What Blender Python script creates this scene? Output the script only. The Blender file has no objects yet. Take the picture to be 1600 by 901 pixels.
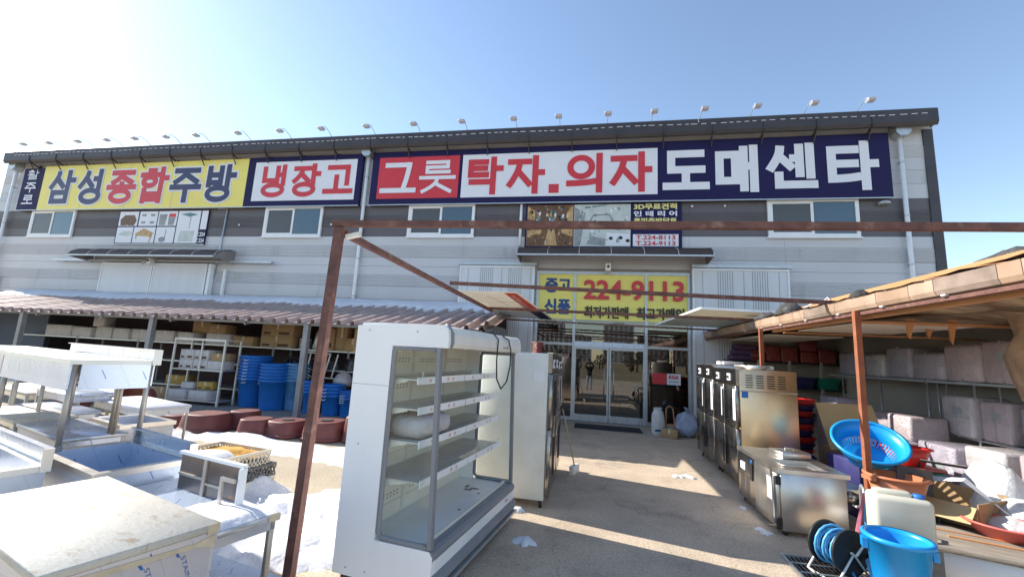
import bpy, bmesh, math, random
from mathutils import Vector, Matrix
from math import sin, cos, pi, radians
random.seed(7)
sc = bpy.context.scene
COL = sc.collection

# ------------------------------------------------------------------ camera, sky, sun, exposure
CAM = (0.0, 0.0, 1.95)
R_ = Vector((0.98101, 0.18631, 0.05226)); F_ = Vector((-0.18459, 0.97036, 0.15576))
yaw, pitch, roll = radians(-10.770), radians(8.961), radians(3.0325)
F_ = Vector((sin(yaw)*cos(pitch), cos(yaw)*cos(pitch), sin(pitch)))
R0 = Vector((cos(yaw), -sin(yaw), 0)); U0 = R0.cross(F_)
R_ = R0*cos(roll) + U0*sin(roll); U_ = U0*cos(roll) - R0*sin(roll)
cam = bpy.data.cameras.new('camera'); camo = bpy.data.objects.new('camera', cam); COL.objects.link(camo)
m3 = Matrix((R_, U_, -F_)).transposed().to_4x4(); m3.translation = CAM
camo.matrix_world = m3
cam.sensor_width = 36; cam.lens = 660.8/1600*36; cam.clip_start = 0.02; cam.clip_end = 3000
sc.camera = camo

SUN_EL = radians(33); SUN_DIR = Vector((-0.97*cos(SUN_EL), 0.245*cos(SUN_EL), sin(SUN_EL))).normalized()
w = bpy.data.worlds.new('World'); sc.world = w; w.use_nodes = True
nt = w.node_tree; bg = nt.nodes['Background']; sky = nt.nodes.new('ShaderNodeTexSky')
sky.sky_type = 'NISHITA'; sky.sun_disc = False; sky.sun_elevation = SUN_EL
sky.sun_rotation = math.atan2(SUN_DIR.x, SUN_DIR.y)
sky.air_density = 1.0; sky.dust_density = .22; sky.ozone_density = .35; sky.altitude = 50
nt.links.new(sky.outputs[0], bg.inputs[0]); bg.inputs[1].default_value = 0.115
sl = bpy.data.lights.new('sun', 'SUN'); sl.energy = 3.7; sl.angle = radians(0.5); sl.color = (1, .94, .84)
so = bpy.data.objects.new('sun', sl); COL.objects.link(so)
so.rotation_euler = (-SUN_DIR).to_track_quat('-Z', 'Y').to_euler(); so.location = (-20, 5, 30)
vs = sc.view_settings; vs.view_transform = 'Standard'; vs.look = 'None'; vs.exposure = 1.22; vs.gamma = 1

# ------------------------------------------------------------------ materials
MATS = {}
def pm(name, col, rough=.6, metal=0., var=.12, scale=4., bump=0., bscale=30., spec=.5, trans=0., dirt=None, dscale=1.5, damt=.55, stretch=None, speck=0., crease=0., crack=0.):
    """procedural principled material: base colour broken up by noise, optional second colour in patches, optional bump"""
    if name in MATS: return MATS[name]
    m = bpy.data.materials.new(name); m.use_nodes = True; n = m.node_tree.nodes; l = m.node_tree.links
    p = n['Principled BSDF']; tc = n.new('ShaderNodeTexCoord'); co = tc.outputs['Object']
    if stretch:
        mp = n.new('ShaderNodeMapping'); mp.inputs['Scale'].default_value = stretch; l.new(co, mp.inputs[0]); co = mp.outputs[0]
    nz = n.new('ShaderNodeTexNoise'); nz.inputs['Scale'].default_value = scale; nz.inputs['Detail'].default_value = 6; l.new(co, nz.inputs['Vector'])
    rp = n.new('ShaderNodeValToRGB'); a = [max(0, c*(1-var)) for c in col]; b = [min(1, c*(1+var)) for c in col]
    rp.color_ramp.elements[0].position = .3; rp.color_ramp.elements[1].position = .7
    rp.color_ramp.elements[0].color = (*a, 1); rp.color_ramp.elements[1].color = (*b, 1); l.new(nz.outputs[0], rp.inputs[0])
    out = rp.outputs[0]
    if dirt:
        n2 = n.new('ShaderNodeTexNoise'); n2.inputs['Scale'].default_value = dscale; n2.inputs['Detail'].default_value = 8; n2.inputs['Roughness'].default_value = .7; l.new(co, n2.inputs['Vector'])
        r2 = n.new('ShaderNodeValToRGB'); r2.color_ramp.elements[0].position = damt; r2.color_ramp.elements[1].position = min(1, damt+.14); l.new(n2.outputs[0], r2.inputs[0])
        mx = n.new('ShaderNodeMixRGB'); mx.inputs[2].default_value = (*dirt, 1); l.new(r2.outputs[0], mx.inputs[0]); l.new(out, mx.inputs[1]); out = mx.outputs[0]
    if speck:
        n4 = n.new('ShaderNodeTexNoise'); n4.inputs['Scale'].default_value = 38; n4.inputs['Detail'].default_value = 4; n4.inputs['Roughness'].default_value = .8; l.new(co, n4.inputs['Vector'])
        r4 = n.new('ShaderNodeMapRange'); r4.inputs[1].default_value = .3; r4.inputs[2].default_value = .7; r4.inputs[3].default_value = 1-speck; r4.inputs[4].default_value = 1+speck*.6; l.new(n4.outputs[0], r4.inputs[0])
        m4 = n.new('ShaderNodeMixRGB'); m4.blend_type = 'MULTIPLY'; m4.inputs[0].default_value = 1; l.new(out, m4.inputs[1]); l.new(r4.outputs[0], m4.inputs[2]); out = m4.outputs[0]
    if crack:
        nd = n.new('ShaderNodeTexNoise'); nd.inputs['Scale'].default_value = 1.3; nd.inputs['Detail'].default_value = 6; l.new(co, nd.inputs['Vector'])
        va = n.new('ShaderNodeVectorMath'); va.operation = 'MULTIPLY_ADD'; va.inputs[1].default_value = (.9, .9, .9); l.new(nd.outputs['Color'], va.inputs[0]); l.new(co, va.inputs[2])
        vo = n.new('ShaderNodeTexVoronoi'); vo.feature = 'DISTANCE_TO_EDGE'; vo.inputs['Scale'].default_value = .42; l.new(va.outputs[0], vo.inputs['Vector'])
        rc = n.new('ShaderNodeMapRange'); rc.inputs[1].default_value = .001; rc.inputs[2].default_value = .006; rc.inputs[3].default_value = 1-crack; rc.inputs[4].default_value = 1; l.new(vo.outputs['Distance'], rc.inputs[0])
        mc = n.new('ShaderNodeMixRGB'); mc.blend_type = 'MULTIPLY'; mc.inputs[0].default_value = 1; l.new(out, mc.inputs[1]); l.new(rc.outputs[0], mc.inputs[2]); out = mc.outputs[0]
    l.new(out, p.inputs['Base Color'])
    rr = n.new('ShaderNodeMapRange'); rr.inputs[3].default_value = max(.03, rough-.08); rr.inputs[4].default_value = min(1, rough+.08); l.new(nz.outputs[0], rr.inputs[0]); l.new(rr.outputs[0], p.inputs['Roughness'])
    p.inputs['Metallic'].default_value = metal; p.inputs['Specular IOR Level'].default_value = spec
    if trans: p.inputs['Transmission Weight'].default_value = trans
    if bump:
        n3 = n.new('ShaderNodeTexNoise'); n3.inputs['Scale'].default_value = bscale; n3.inputs['Detail'].default_value = 5; l.new(co, n3.inputs['Vector'])
        bp = n.new('ShaderNodeBump'); bp.inputs['Strength'].default_value = bump; bp.inputs['Distance'].default_value = .02; l.new(n3.outputs[0], bp.inputs['Height']); l.new(bp.outputs[0], p.inputs['Normal'])
    if crease:
        n5 = n.new('ShaderNodeTexNoise'); n5.inputs['Scale'].default_value = 4.5; n5.inputs['Detail'].default_value = 7; n5.inputs['Roughness'].default_value = .62; n5.inputs['Distortion'].default_value = 2.2; l.new(co, n5.inputs['Vector'])
        m5 = n.new('ShaderNodeMath'); m5.operation = 'SUBTRACT'; m5.inputs[1].default_value = .5; l.new(n5.outputs[0], m5.inputs[0]); m6 = n.new('ShaderNodeMath'); m6.operation = 'ABSOLUTE'; l.new(m5.outputs[0], m6.inputs[0])
        b5 = n.new('ShaderNodeBump'); b5.inputs['Strength'].default_value = crease; b5.inputs['Distance'].default_value = .12; l.new(m6.outputs[0], b5.inputs['Height']); l.new(b5.outputs[0], p.inputs['Normal'])
        p.inputs['Coat Weight'].default_value = .8; p.inputs['Coat Roughness'].default_value = .06; l.new(b5.outputs[0], p.inputs['Coat Normal'])
    MATS[name] = m; return m

def glass(name, tint=(.75, .82, .82), ior=1.5, rough=.0):
    m = bpy.data.materials.new(name); m.use_nodes = True; n = m.node_tree.nodes; l = m.node_tree.links
    n.remove(n['Principled BSDF']); o = n['Material Output']
    t = n.new('ShaderNodeBsdfTransparent'); t.inputs[0].default_value = (*tint, 1)
    g = n.new('ShaderNodeBsdfGlossy'); g.inputs['Roughness'].default_value = rough; g.inputs[0].default_value = (1, 1, 1, 1)
    nz = n.new('ShaderNodeTexNoise'); nz.inputs['Scale'].default_value = .5; bp = n.new('ShaderNodeBump'); bp.inputs['Strength'].default_value = .012; l.new(nz.outputs[0], bp.inputs['Height']); l.new(bp.outputs[0], g.inputs['Normal'])
    f = n.new('ShaderNodeFresnel'); f.inputs[0].default_value = ior
    mx = n.new('ShaderNodeMixShader'); l.new(f.outputs[0], mx.inputs[0]); l.new(t.outputs[0], mx.inputs[1]); l.new(g.outputs[0], mx.inputs[2]); l.new(mx.outputs[0], o.inputs[0])
    MATS[name] = m; return m

def translucent(name, col, amt=.45, dirt=None):
    m = pm(name, col, .5, var=.06, dirt=dirt, dscale=1.2, damt=.6); n = m.node_tree.nodes; l = m.node_tree.links
    t = n.new('ShaderNodeBsdfTranslucent'); t.inputs[0].default_value = (*col, 1); mx = n.new('ShaderNodeMixShader'); mx.inputs[0].default_value = amt
    l.new(n['Principled BSDF'].outputs[0], mx.inputs[1]); l.new(t.outputs[0], mx.inputs[2]); l.new(mx.outputs[0], n['Material Output'].inputs[0]); return m

def film(name, col, line=(.05, .13, .42), ang=.5, per=.34):
    """stainless sheet under protective film: thin printed diagonal dashes"""
    m = pm(name, col, .28, metal=.45, var=.05, scale=2.); n = m.node_tree.nodes; l = m.node_tree.links; p = n['Principled BSDF']
    base = p.inputs['Base Color'].links[0].from_socket
    tc = n.new('ShaderNodeTexCoord'); sx = n.new('ShaderNodeSeparateXYZ'); l.new(tc.outputs['Object'], sx.inputs[0])
    def mth(op, a, b=None):
        q = n.new('ShaderNodeMath'); q.operation = op
        for i, v in enumerate((a, b)):
            if v is None: continue
            if isinstance(v, (int, float)): q.inputs[i].default_value = v
            else: l.new(v, q.inputs[i])
        return q.outputs[0]
    s = mth('ADD', mth('ADD', sx.outputs[0], sx.outputs[1]), mth('MULTIPLY', sx.outputs[2], ang))
    f1 = mth('LESS_THAN', mth('FRACT', mth('DIVIDE', s, per)), .008/per)
    d = mth('ADD', sx.outputs[2], mth('MULTIPLY', mth('SUBTRACT', sx.outputs[0], sx.outputs[1]), .8))
    f2 = mth('LESS_THAN', mth('FRACT', mth('DIVIDE', d, .3)), .42)
    f3 = mth('MULTIPLY', f1, f2)
    g1 = mth('MULTIPLY', mth('LESS_THAN', mth('FRACT', mth('DIVIDE', mth('ADD', s, per/2), per)), .004/per), .35)
    fac = mth('MAXIMUM', f3, g1)
    mx = n.new('ShaderNodeMixRGB'); mx.inputs[2].default_value = (*line, 1); l.new(fac, mx.inputs[0]); l.new(base, mx.inputs[1]); l.new(mx.outputs[0], p.inputs['Base Color'])
    return m

steel = pm('steel', (.66, .63, .59), .36, 1., .10, 3., bump=.02, bscale=6)
steel_refl = pm('steel_reflection_tint', (.80, .60, .37), .38, 1., .10, 1.2, bump=.05, bscale=2.2, stretch=(1, 1, 3), dirt=(.5, .42, .32), dscale=2, damt=.6)  # gold base colour paints in a warm reflection of the sunlit ground
steel_d = pm('steel_dark', (.34, .32, .30), .22, 1., .15, 4., dirt=(.5, .48, .45), dscale=4, damt=.62)
film_b = film('film_blue', (.55, .63, .76))
film_w = film('film_white', (.56, .58, .63), per=.42)
film_p = film('film_plain', (.47, .50, .58), per=9.)
film_top = pm('film_dirty_top', (.58, .54, .46), .65, 0, .08, 2., bump=.15, bscale=18, dirt=(.36, .25, .14), dscale=4.5, damt=.57, stretch=(1, 2.2, 1), speck=.12)
leg_m = pm('leg_steel', (.48, .44, .39), .5, .75, .12, 4.)
tape = pm('masking_tape', (.62, .52, .36), .7, 0, .15, 9.)
white = pm('white_paint', (.82, .83, .84), .38, 0, .04, 3.)
white_o = pm('off_white', (.76, .74, .67), .45, 0, .08, 3., dirt=(.5, .46, .38), dscale=2.5, damt=.68)
cream = pm('cream_case', (.84, .80, .68), .45, 0, .06, 3.)
greyp = pm('grey_trim', (.22, .23, .25), .45, 0, .08, 5.)
blackp = pm('black_plastic', (.02, .02, .022), .45, 0, .2, 8.)
galv = pm('galvanised', (.50, .53, .55), .4, .6, .10, 6.)
rust = pm('rusty_red_steel', (.15, .068, .055), .75, .1, .35, 9., bump=.35, bscale=60, dirt=(.27, .16, .12), dscale=7, damt=.55)
rust_o = pm('orange_primer_steel', (.30, .10, .05), .65, .1, .2, 6., dirt=(.18, .07, .04), dscale=4, damt=.6)
clad = pm('cladding_grey', (.54, .54, .56), .5, .1, .05, .8, dirt=(.43, .43, .435), dscale=1.3, damt=.55, stretch=(1, 1, .18))
clad_l = pm('cladding_light_grey', (.58, .58, .60), .5, .1, .05, .8)
clad_d = pm('cladding_charcoal', (.125, .115, .125), .5, .1, .10, .8)
charc = pm('charcoal_metal', (.058, .052, .058), .45, .2, .15, 2.)
door_w = pm('sliding_door_white', (.68, .69, .71), .5, 0, .05, 1., dirt=(.60, .60, .61), dscale=.8, damt=.6, stretch=(3, 1, .3))
s_yel = pm('sign_yellow', (.86, .74, .17), .4, 0, .03, 2., bump=.5, bscale=1.1)
s_nav = pm('sign_navy', (.014, .011, .072), .6, 0, .06, 2., spec=.25, bump=.5, bscale=1.1)
s_navt = pm('sign_navy_letter', (.035, .035, .10), .4, 0, .05, 2.)
s_blue = pm('sign_blue_letter', (.012, .06, .23), .4, 0, .05, 2.)
s_red = pm('sign_red', (.62, .035, .05), .4, 0, .04, 2.)
s_whi = pm('sign_white', (.78, .79, .84), .4, 0, .02, 2., bump=.5, bscale=1.1)
s_blk = pm('sign_black', (.015, .015, .02), .4, 0, .05, 2.)
pal_y = pm('print_pale_yellow', (.80, .74, .28), .4, 0, .03, 2.)
p_brn = pm('print_brown', (.16, .075, .03), .45, 0, .35, 6.)
p_tan = pm('print_tan', (.50, .32, .14), .45, 0, .3, 6.)
p_gry = pm('print_grey', (.28, .30, .31), .45, 0, .2, 6.)
p_lit = pm('print_pale_grey', (.55, .60, .58), .45, 0, .1, 4.)
p_tea = pm('print_teal', (.10, .22, .24), .45, 0, .3, 6.)
win_g = pm('window_glass', (.05, .10, .14), .03, 0, .05, 1., spec=1.0)
win_s = pm('window_screen', (.085, .09, .095), .25, 0, .1, 200., spec=.5)
roofm = pm('roof_sheet_brown', (.43, .33, .31), .5, .1, .12, 2.5, dirt=(.53, .46, .43), dscale=2.2, damt=.52)
maroon = pm('dark_maroon_boards', (.06, .035, .04), .8, 0, .3, 2.)
cboard = pm('cardboard', (.40, .27, .14), .85, 0, .10, 3., dirt=(.33, .22, .12), dscale=3, damt=.6)
cboard2 = pm('cardboard_light', (.55, .42, .22), .85, 0, .08, 3.)
wbox = pm('white_carton', (.58, .55, .54), .8, 0, .08, 4., dirt=(.45, .38, .33), dscale=3, damt=.62)
ybox = pm('yellow_carton', (.46, .30, .07), .8, 0, .1, 4.)
print_d = pm('carton_print', (.10, .06, .04), .85, 0, .1, 6.)
binb = pm('blue_bin_plastic', (.015, .16, .55), .38, 0, .08, 4.)
binl = pm('wrapped_blue_plastic', (.10, .30, .58), .25, 0, .25, 7., crease=.45)
bucketb = pm('bright_blue_plastic', (.01, .30, .72), .33, 0, .05, 4.)
tubm = pm('brown_rubber', (.17, .052, .045), .55, 0, .12, 5., dirt=(.25, .12, .11), dscale=4, damt=.62)
tubo = pm('terracotta_plastic', (.52, .19, .09), .45, 0, .08, 5.)
redp = pm('red_plastic', (.62, .03, .025), .4, 0, .08, 5.)
redf = pm('red_faded_plastic', (.60, .13, .11), .45, 0, .08, 5.)
greenp = pm('green_plastic', (.01, .20, .14), .45, 0, .1, 5.)
wrap = pm('clear_wrapped_lilac', (.38, .35, .42), .22, 0, .08, 6., crease=.45, spec=.8)
wrap2 = pm('clear_wrapped_grey', (.52, .49, .50), .2, 0, .07, 6., crease=.45, spec=.8)
wrap3 = pm('clear_wrapped_rose', (.48, .40, .42), .2, 0, .07, 6., crease=.45, spec=.8)
wrapr = pm('wrapped_red', (.25, .035, .03), .3, 0, .25, 6., crease=.45)
purple = pm('purple_cushion', (.12, .06, .14), .8, 0, .2, 5.)
navyp = pm('navy_plastic', (.03, .03, .13), .5, 0, .15, 5.)
pot = pm('pot_aluminium', (.55, .55, .56), .25, 1., .1, 5.)
crem_w = pm('wall_cream', (.42, .38, .33), .85, 0, .1, 1., dirt=(.3, .27, .23), dscale=1.3, damt=.56)
ceilm = pm('torn_insulation', (.40, .30, .19), .9, 0, .3, 2.5, bump=.8, bscale=6, dirt=(.16, .09, .05), dscale=1.1, damt=.5, stretch=(.6, 2.2, 1))
ceil_p = pm('ceiling_pale', (.62, .55, .42), .85, 0, .1, 2., dirt=(.3, .2, .12), dscale=1.6, damt=.6)
gutter = pm('brown_gutter', (.37, .245, .17), .55, .1, .16, 2., dirt=(.16, .13, .11), dscale=1.6, damt=.62, stretch=(1, 1.6, 1))
woodo = pm('orange_timber', (.52, .25, .11), .65, 0, .12, 3., stretch=(3, .5, 3))
woodg = pm('grey_timber', (.22, .19, .16), .85, 0, .2, 3., bump=.3, bscale=20, stretch=(1, 4, 4))
netm = pm('dark_net', (.05, .05, .05), .9, 0, .4, 14., bump=1., bscale=30, dirt=(.2, .18, .17), dscale=10, damt=.55)
snowm = pm('snow', (.72, .72, .755), .8, 0, .06, 3., bump=.5, bscale=20, dirt=(.50, .46, .42), dscale=2.6, damt=.6, speck=.16)
groundm = pm('ground_dirt', (.50, .42, .31), .95, 0, .14, .9, bump=.6, bscale=45, dirt=(.38, .32, .25), dscale=.45, damt=.5, speck=.45)
driveM = pm('drive_concrete', (.56, .45, .335), .93, 0, .13, 1.6, bump=.5, bscale=55, dirt=(.38, .305, .235), dscale=.9, damt=.52, speck=.35, crack=.18)
pinkc = pm('pink_cloth', (.55, .17, .24), .9, 0, .15, 8., bump=.3, bscale=20)
hosem = pm('blue_hose', (.10, .38, .68), .4, 0, .08, 5.)
canm = translucent('jerrycan_plastic', (.78, .76, .66), .35)
board_t = translucent('panel_board_white', (.74, .70, .62), .5, dirt=(.5, .43, .33))
awn = translucent('awning_smoke', (.10, .075, .07), .35)
bagw = pm('woven_bag', (.66, .68, .70), .6, 0, .06, 8., crease=.45)
bagb = pm('blue_grey_bag', (.30, .37, .52), .3, 0, .15, 6., crease=.45, spec=.7)
jeans = pm('pale_denim', (.35, .42, .5), .9); jacket = pm('black_jacket', (.02, .02, .022), .8); skin = pm('skin', (.55, .36, .27), .6); hairm = pm('hair', (.02, .015, .012), .6)
glass_d = glass('door_glass', (.60, .64, .64), 2.2)
glass_c = glass('case_glass', (.90, .95, .94), 1.45)
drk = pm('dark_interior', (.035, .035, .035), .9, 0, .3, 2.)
woodp = pm('interior_wood', (.16, .06, .025), .5, 0, .3, 2., stretch=(6, 1, 1))
matm = pm('door_mat', (.04, .04, .045), .95, 0, .2, 20.)
ledm = pm('blue_label', (.02, .15, .5), .4)
hiv = pm('yellow_green_fabric', (.55, .65, .02), .8)

# ------------------------------------------------------------------ mesh helpers
class MB:
    def __init__(s): s.v = []; s.f = []; s.sm = []
    def add(s, vs, fs, smooth=False):
        o = len(s.v); s.v += [tuple(v) for v in vs]; s.f += [tuple(i+o for i in f) for f in fs]; s.sm += [smooth]*len(fs); return s
    def box(s, x0, x1, y0, y1, z0, z1):
        v = [(x, y, z) for z in (z0, z1) for y in (y0, y1) for x in (x0, x1)]
        return s.add(v, [(0, 2, 3, 1), (4, 5, 7, 6), (0, 1, 5, 4), (2, 6, 7, 3), (0, 4, 6, 2), (1, 3, 7, 5)])
    def bar(s, a, b, wx, wz=None, up=(0, 0, 1)):
        a = Vector(a); b = Vector(b); d = (b-a).normalized(); wz = wz or wx
        u = Vector(up)
        if abs(d.dot(u)) > .98: u = Vector((0, 1, 0))
        x = d.cross(u).normalized()*wx/2; y = x.cross(d).normalized()*wz/2
        v = [p+sx*x+sy*y for p in (a, b) for sx, sy in ((-1, -1), (1, -1), (1, 1), (-1, 1))]
        return s.add(v, [(0, 1, 2, 3), (7, 6, 5, 4), (0, 4, 5, 1), (1, 5, 6, 2), (2, 6, 7, 3), (3, 7, 4, 0)])
    def tube(s, path, r, n=8, caps=True):
        P = [Vector(p) for p in path]; rs = r if isinstance(r, (list, tuple)) else [r]*len(P); o = len(s.v); prev = None
        for i, p in enumerate(P):
            d = (P[min(i+1, len(P)-1)]-P[max(i-1, 0)]).normalized()
            if prev is None: x = d.cross(Vector((0, 0, 1)) if abs(d.z) < .9 else Vector((1, 0, 0))).normalized()
            else: x = (prev - d*prev.dot(d)).normalized()
            prev = x; y = d.cross(x)
            s.v += [tuple(p+rs[i]*(cos(2*pi*k/n)*x+sin(2*pi*k/n)*y)) for k in range(n)]
        for i in range(len(P)-1):
            for k in range(n):
                s.f.append((o+i*n+k, o+i*n+(k+1) % n, o+(i+1)*n+(k+1) % n, o+(i+1)*n+k)); s.sm.append(True)
        if caps:
            s.f.append(tuple(o+k for k in range(n))[::-1]); s.f.append(tuple(o+(len(P)-1)*n+k for k in range(n))); s.sm += [False, False]
        return s
    def lathe(s, prof, n=24, c=(0, 0, 0), sx=1., sy=1., closed=False, sq=0.):
        o = len(s.v); c = Vector(c)
        for r, z in prof:
            for k in range(n):
                a = 2*pi*k/n; q = 1.
                if sq: q = 1/((abs(cos(a))**(2+sq)+abs(sin(a))**(2+sq))**(1/(2+sq)))
                s.v.append((c.x+r*q*cos(a)*sx, c.y+r*q*sin(a)*sy, c.z+z))
        m = len(prof)
        for i in range(m-1 if not closed else m):
            j = (i+1) % m
            for k in range(n):
                s.f.append((o+i*n+k, o+i*n+(k+1) % n, o+j*n+(k+1) % n, o+j*n+k)); s.sm.append(True)
        return s
    def cap(s, r, z, n=24, c=(0, 0, 0), sx=1., sy=1.):
        o = len(s.v); s.v += [(c[0]+r*cos(2*pi*k/n)*sx, c[1]+r*sin(2*pi*k/n)*sy, c[2]+z) for k in range(n)]; s.f.append(tuple(range(o, o+n))); s.sm.append(False); return s
    def prism(s, poly, axis, t0, t1):
        """poly in the two other axes, extruded along axis from t0 to t1"""
        def mk(a, b, t): return {'x': (t, a, b), 'y': (a, t, b), 'z': (a, b, t)}[axis]
        n = len(poly); v = [mk(a, b, t0) for a, b in poly]+[mk(a, b, t1) for a, b in poly]
        return s.add(v, [tuple(range(n))[::-1], tuple(range(n, 2*n))]+[(i, (i+1) % n, n+(i+1) % n, n+i) for i in range(n)])
    def rbox(s, x0, x1, y0, y1, z0, z1, r=.05, seg=3):
        bm = bmesh.new(); bmesh.ops.create_cube(bm, size=1.)
        for v in bm.verts: v.co = ((x0+x1)/2+v.co.x*(x1-x0), (y0+y1)/2+v.co.y*(y1-y0), (z0+z1)/2+v.co.z*(z1-z0))
        bmesh.ops.bevel(bm, geom=bm.edges[:], offset=r, segments=seg, affect='EDGES', profile=.5)
        bm.verts.index_update(); s.add([v.co.copy() for v in bm.verts], [[v.index for v in f.verts] for f in bm.faces], True); bm.free(); return s
    def xf(s, M):
        s.v = [tuple(M @ Vector(v)) for v in s.v]; return s
    def mesh(s, name, mat, smooth=None):
        me = bpy.data.meshes.new(name); me.from_pydata(s.v, [], s.f)
        me.polygons.foreach_set('use_smooth', s.sm if smooth is None else [smooth]*len(s.f))
        if mat: me.materials.append(mat)
        bm = bmesh.new(); bm.from_mesh(me); bmesh.ops.recalc_face_normals(bm, faces=bm.faces[:]); bm.to_mesh(me); bm.free()
        me.update(); return me
def part(par, name, mat, mb, loc=None, world=False, label=None):
    """one mesh part; world=True means vertices are given in world space"""
    if world:
        q = par
        off = Vector((0, 0, 0)); M = Matrix.Identity(4)
        while q is not None: M = q.matrix_basis @ M; q = q.parent
        mb.xf(M.inverted())
    o = bpy.data.objects.new(name, mb.mesh(name, mat)); COL.objects.link(o); o.parent = par
    if loc: o.location = loc
    if label: o['label'] = label
    return o
def thing(name, label, cat, loc=(0, 0, 0), rz=0., group=None, rot=None):
    o = bpy.data.objects.new(name, None); COL.objects.link(o); o.location = loc; o.rotation_euler = rot or (0, 0, rz); o.empty_display_size = .1
    o['label'] = label; o['category'] = cat
    if group: o['group'] = group
    return o
def solo(name, label, cat, mat, mb, loc=(0, 0, 0), rz=0., group=None, rot=None):
    o = bpy.data.objects.new(name, mb.mesh(name, mat)); COL.objects.link(o); o.location = loc; o.rotation_euler = rot or (0, 0, rz)
    o['label'] = label; o['category'] = cat
    if group: o['group'] = group
    return o
def struct(name, mat, mb, kind='structure', par=None):
    o = bpy.data.objects.new(name, mb.mesh(name, mat)); COL.objects.link(o); o['kind'] = kind
    if par: o.parent = par
    return o
def copy_tree(o, parent=None, **kw):
    c = o.copy(); COL.objects.link(c); c.parent = parent
    for ch in list(o.children): copy_tree(ch, c)
    for k, v in kw.items(): c[k] = v
    return c

_tc = {}
def glyphs(s):
    if s in _tc: return _tc[s]
    cu = bpy.data.curves.new('tmp', 'FONT'); cu.body = s; cu.size = 1; cu.fill_mode = 'FRONT'; cu.resolution_u = 3
    o = bpy.data.objects.new('tmp', cu); COL.objects.link(o); dg = bpy.context.evaluated_depsgraph_get(); dg.update()
    me = bpy.data.meshes.new_from_object(o.evaluated_get(dg)); v = [tuple(q.co) for q in me.vertices]; f = [tuple(p.vertices) for p in me.polygons]
    bpy.data.objects.remove(o); bpy.data.curves.remove(cu); bpy.data.meshes.remove(me); _tc[s] = (v, f); return v, f
def letter(s, x0, x1, z0, z1, y, bold=.04, step=.0006):
    """lettering on a plane facing -Y: outline of the built-in font, thickened by stacked offset copies"""
    v, f = glyphs(s); ax, bx = min(q[0] for q in v), max(q[0] for q in v); az, bz = min(q[1] for q in v), max(q[1] for q in v)
    b = bold*(z1-z0); kx = (x1-x0-2*b)/(bx-ax); kz = (z1-z0-2*b)/(bz-az); mb = MB(); i = 0
    offs = [(0, 0)] if bold == 0 else [(0, 0)]+[(max(-b, min(b, 1.25*b*cos(k*pi/8))), max(-b, min(b, 1.25*b*sin(k*pi/8)))) for k in range(16)]+[(b*.5, b*.5), (-b*.5, b*.5), (b*.5, -b*.5), (-b*.5, -b*.5)]
    for dx, dz in offs:
        mb.add([(x0+b+(q[0]-ax)*kx+dx, y-i*step, z0+b+(q[1]-az)*kz+dz) for q in v], f); i += 1
    return mb
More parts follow.
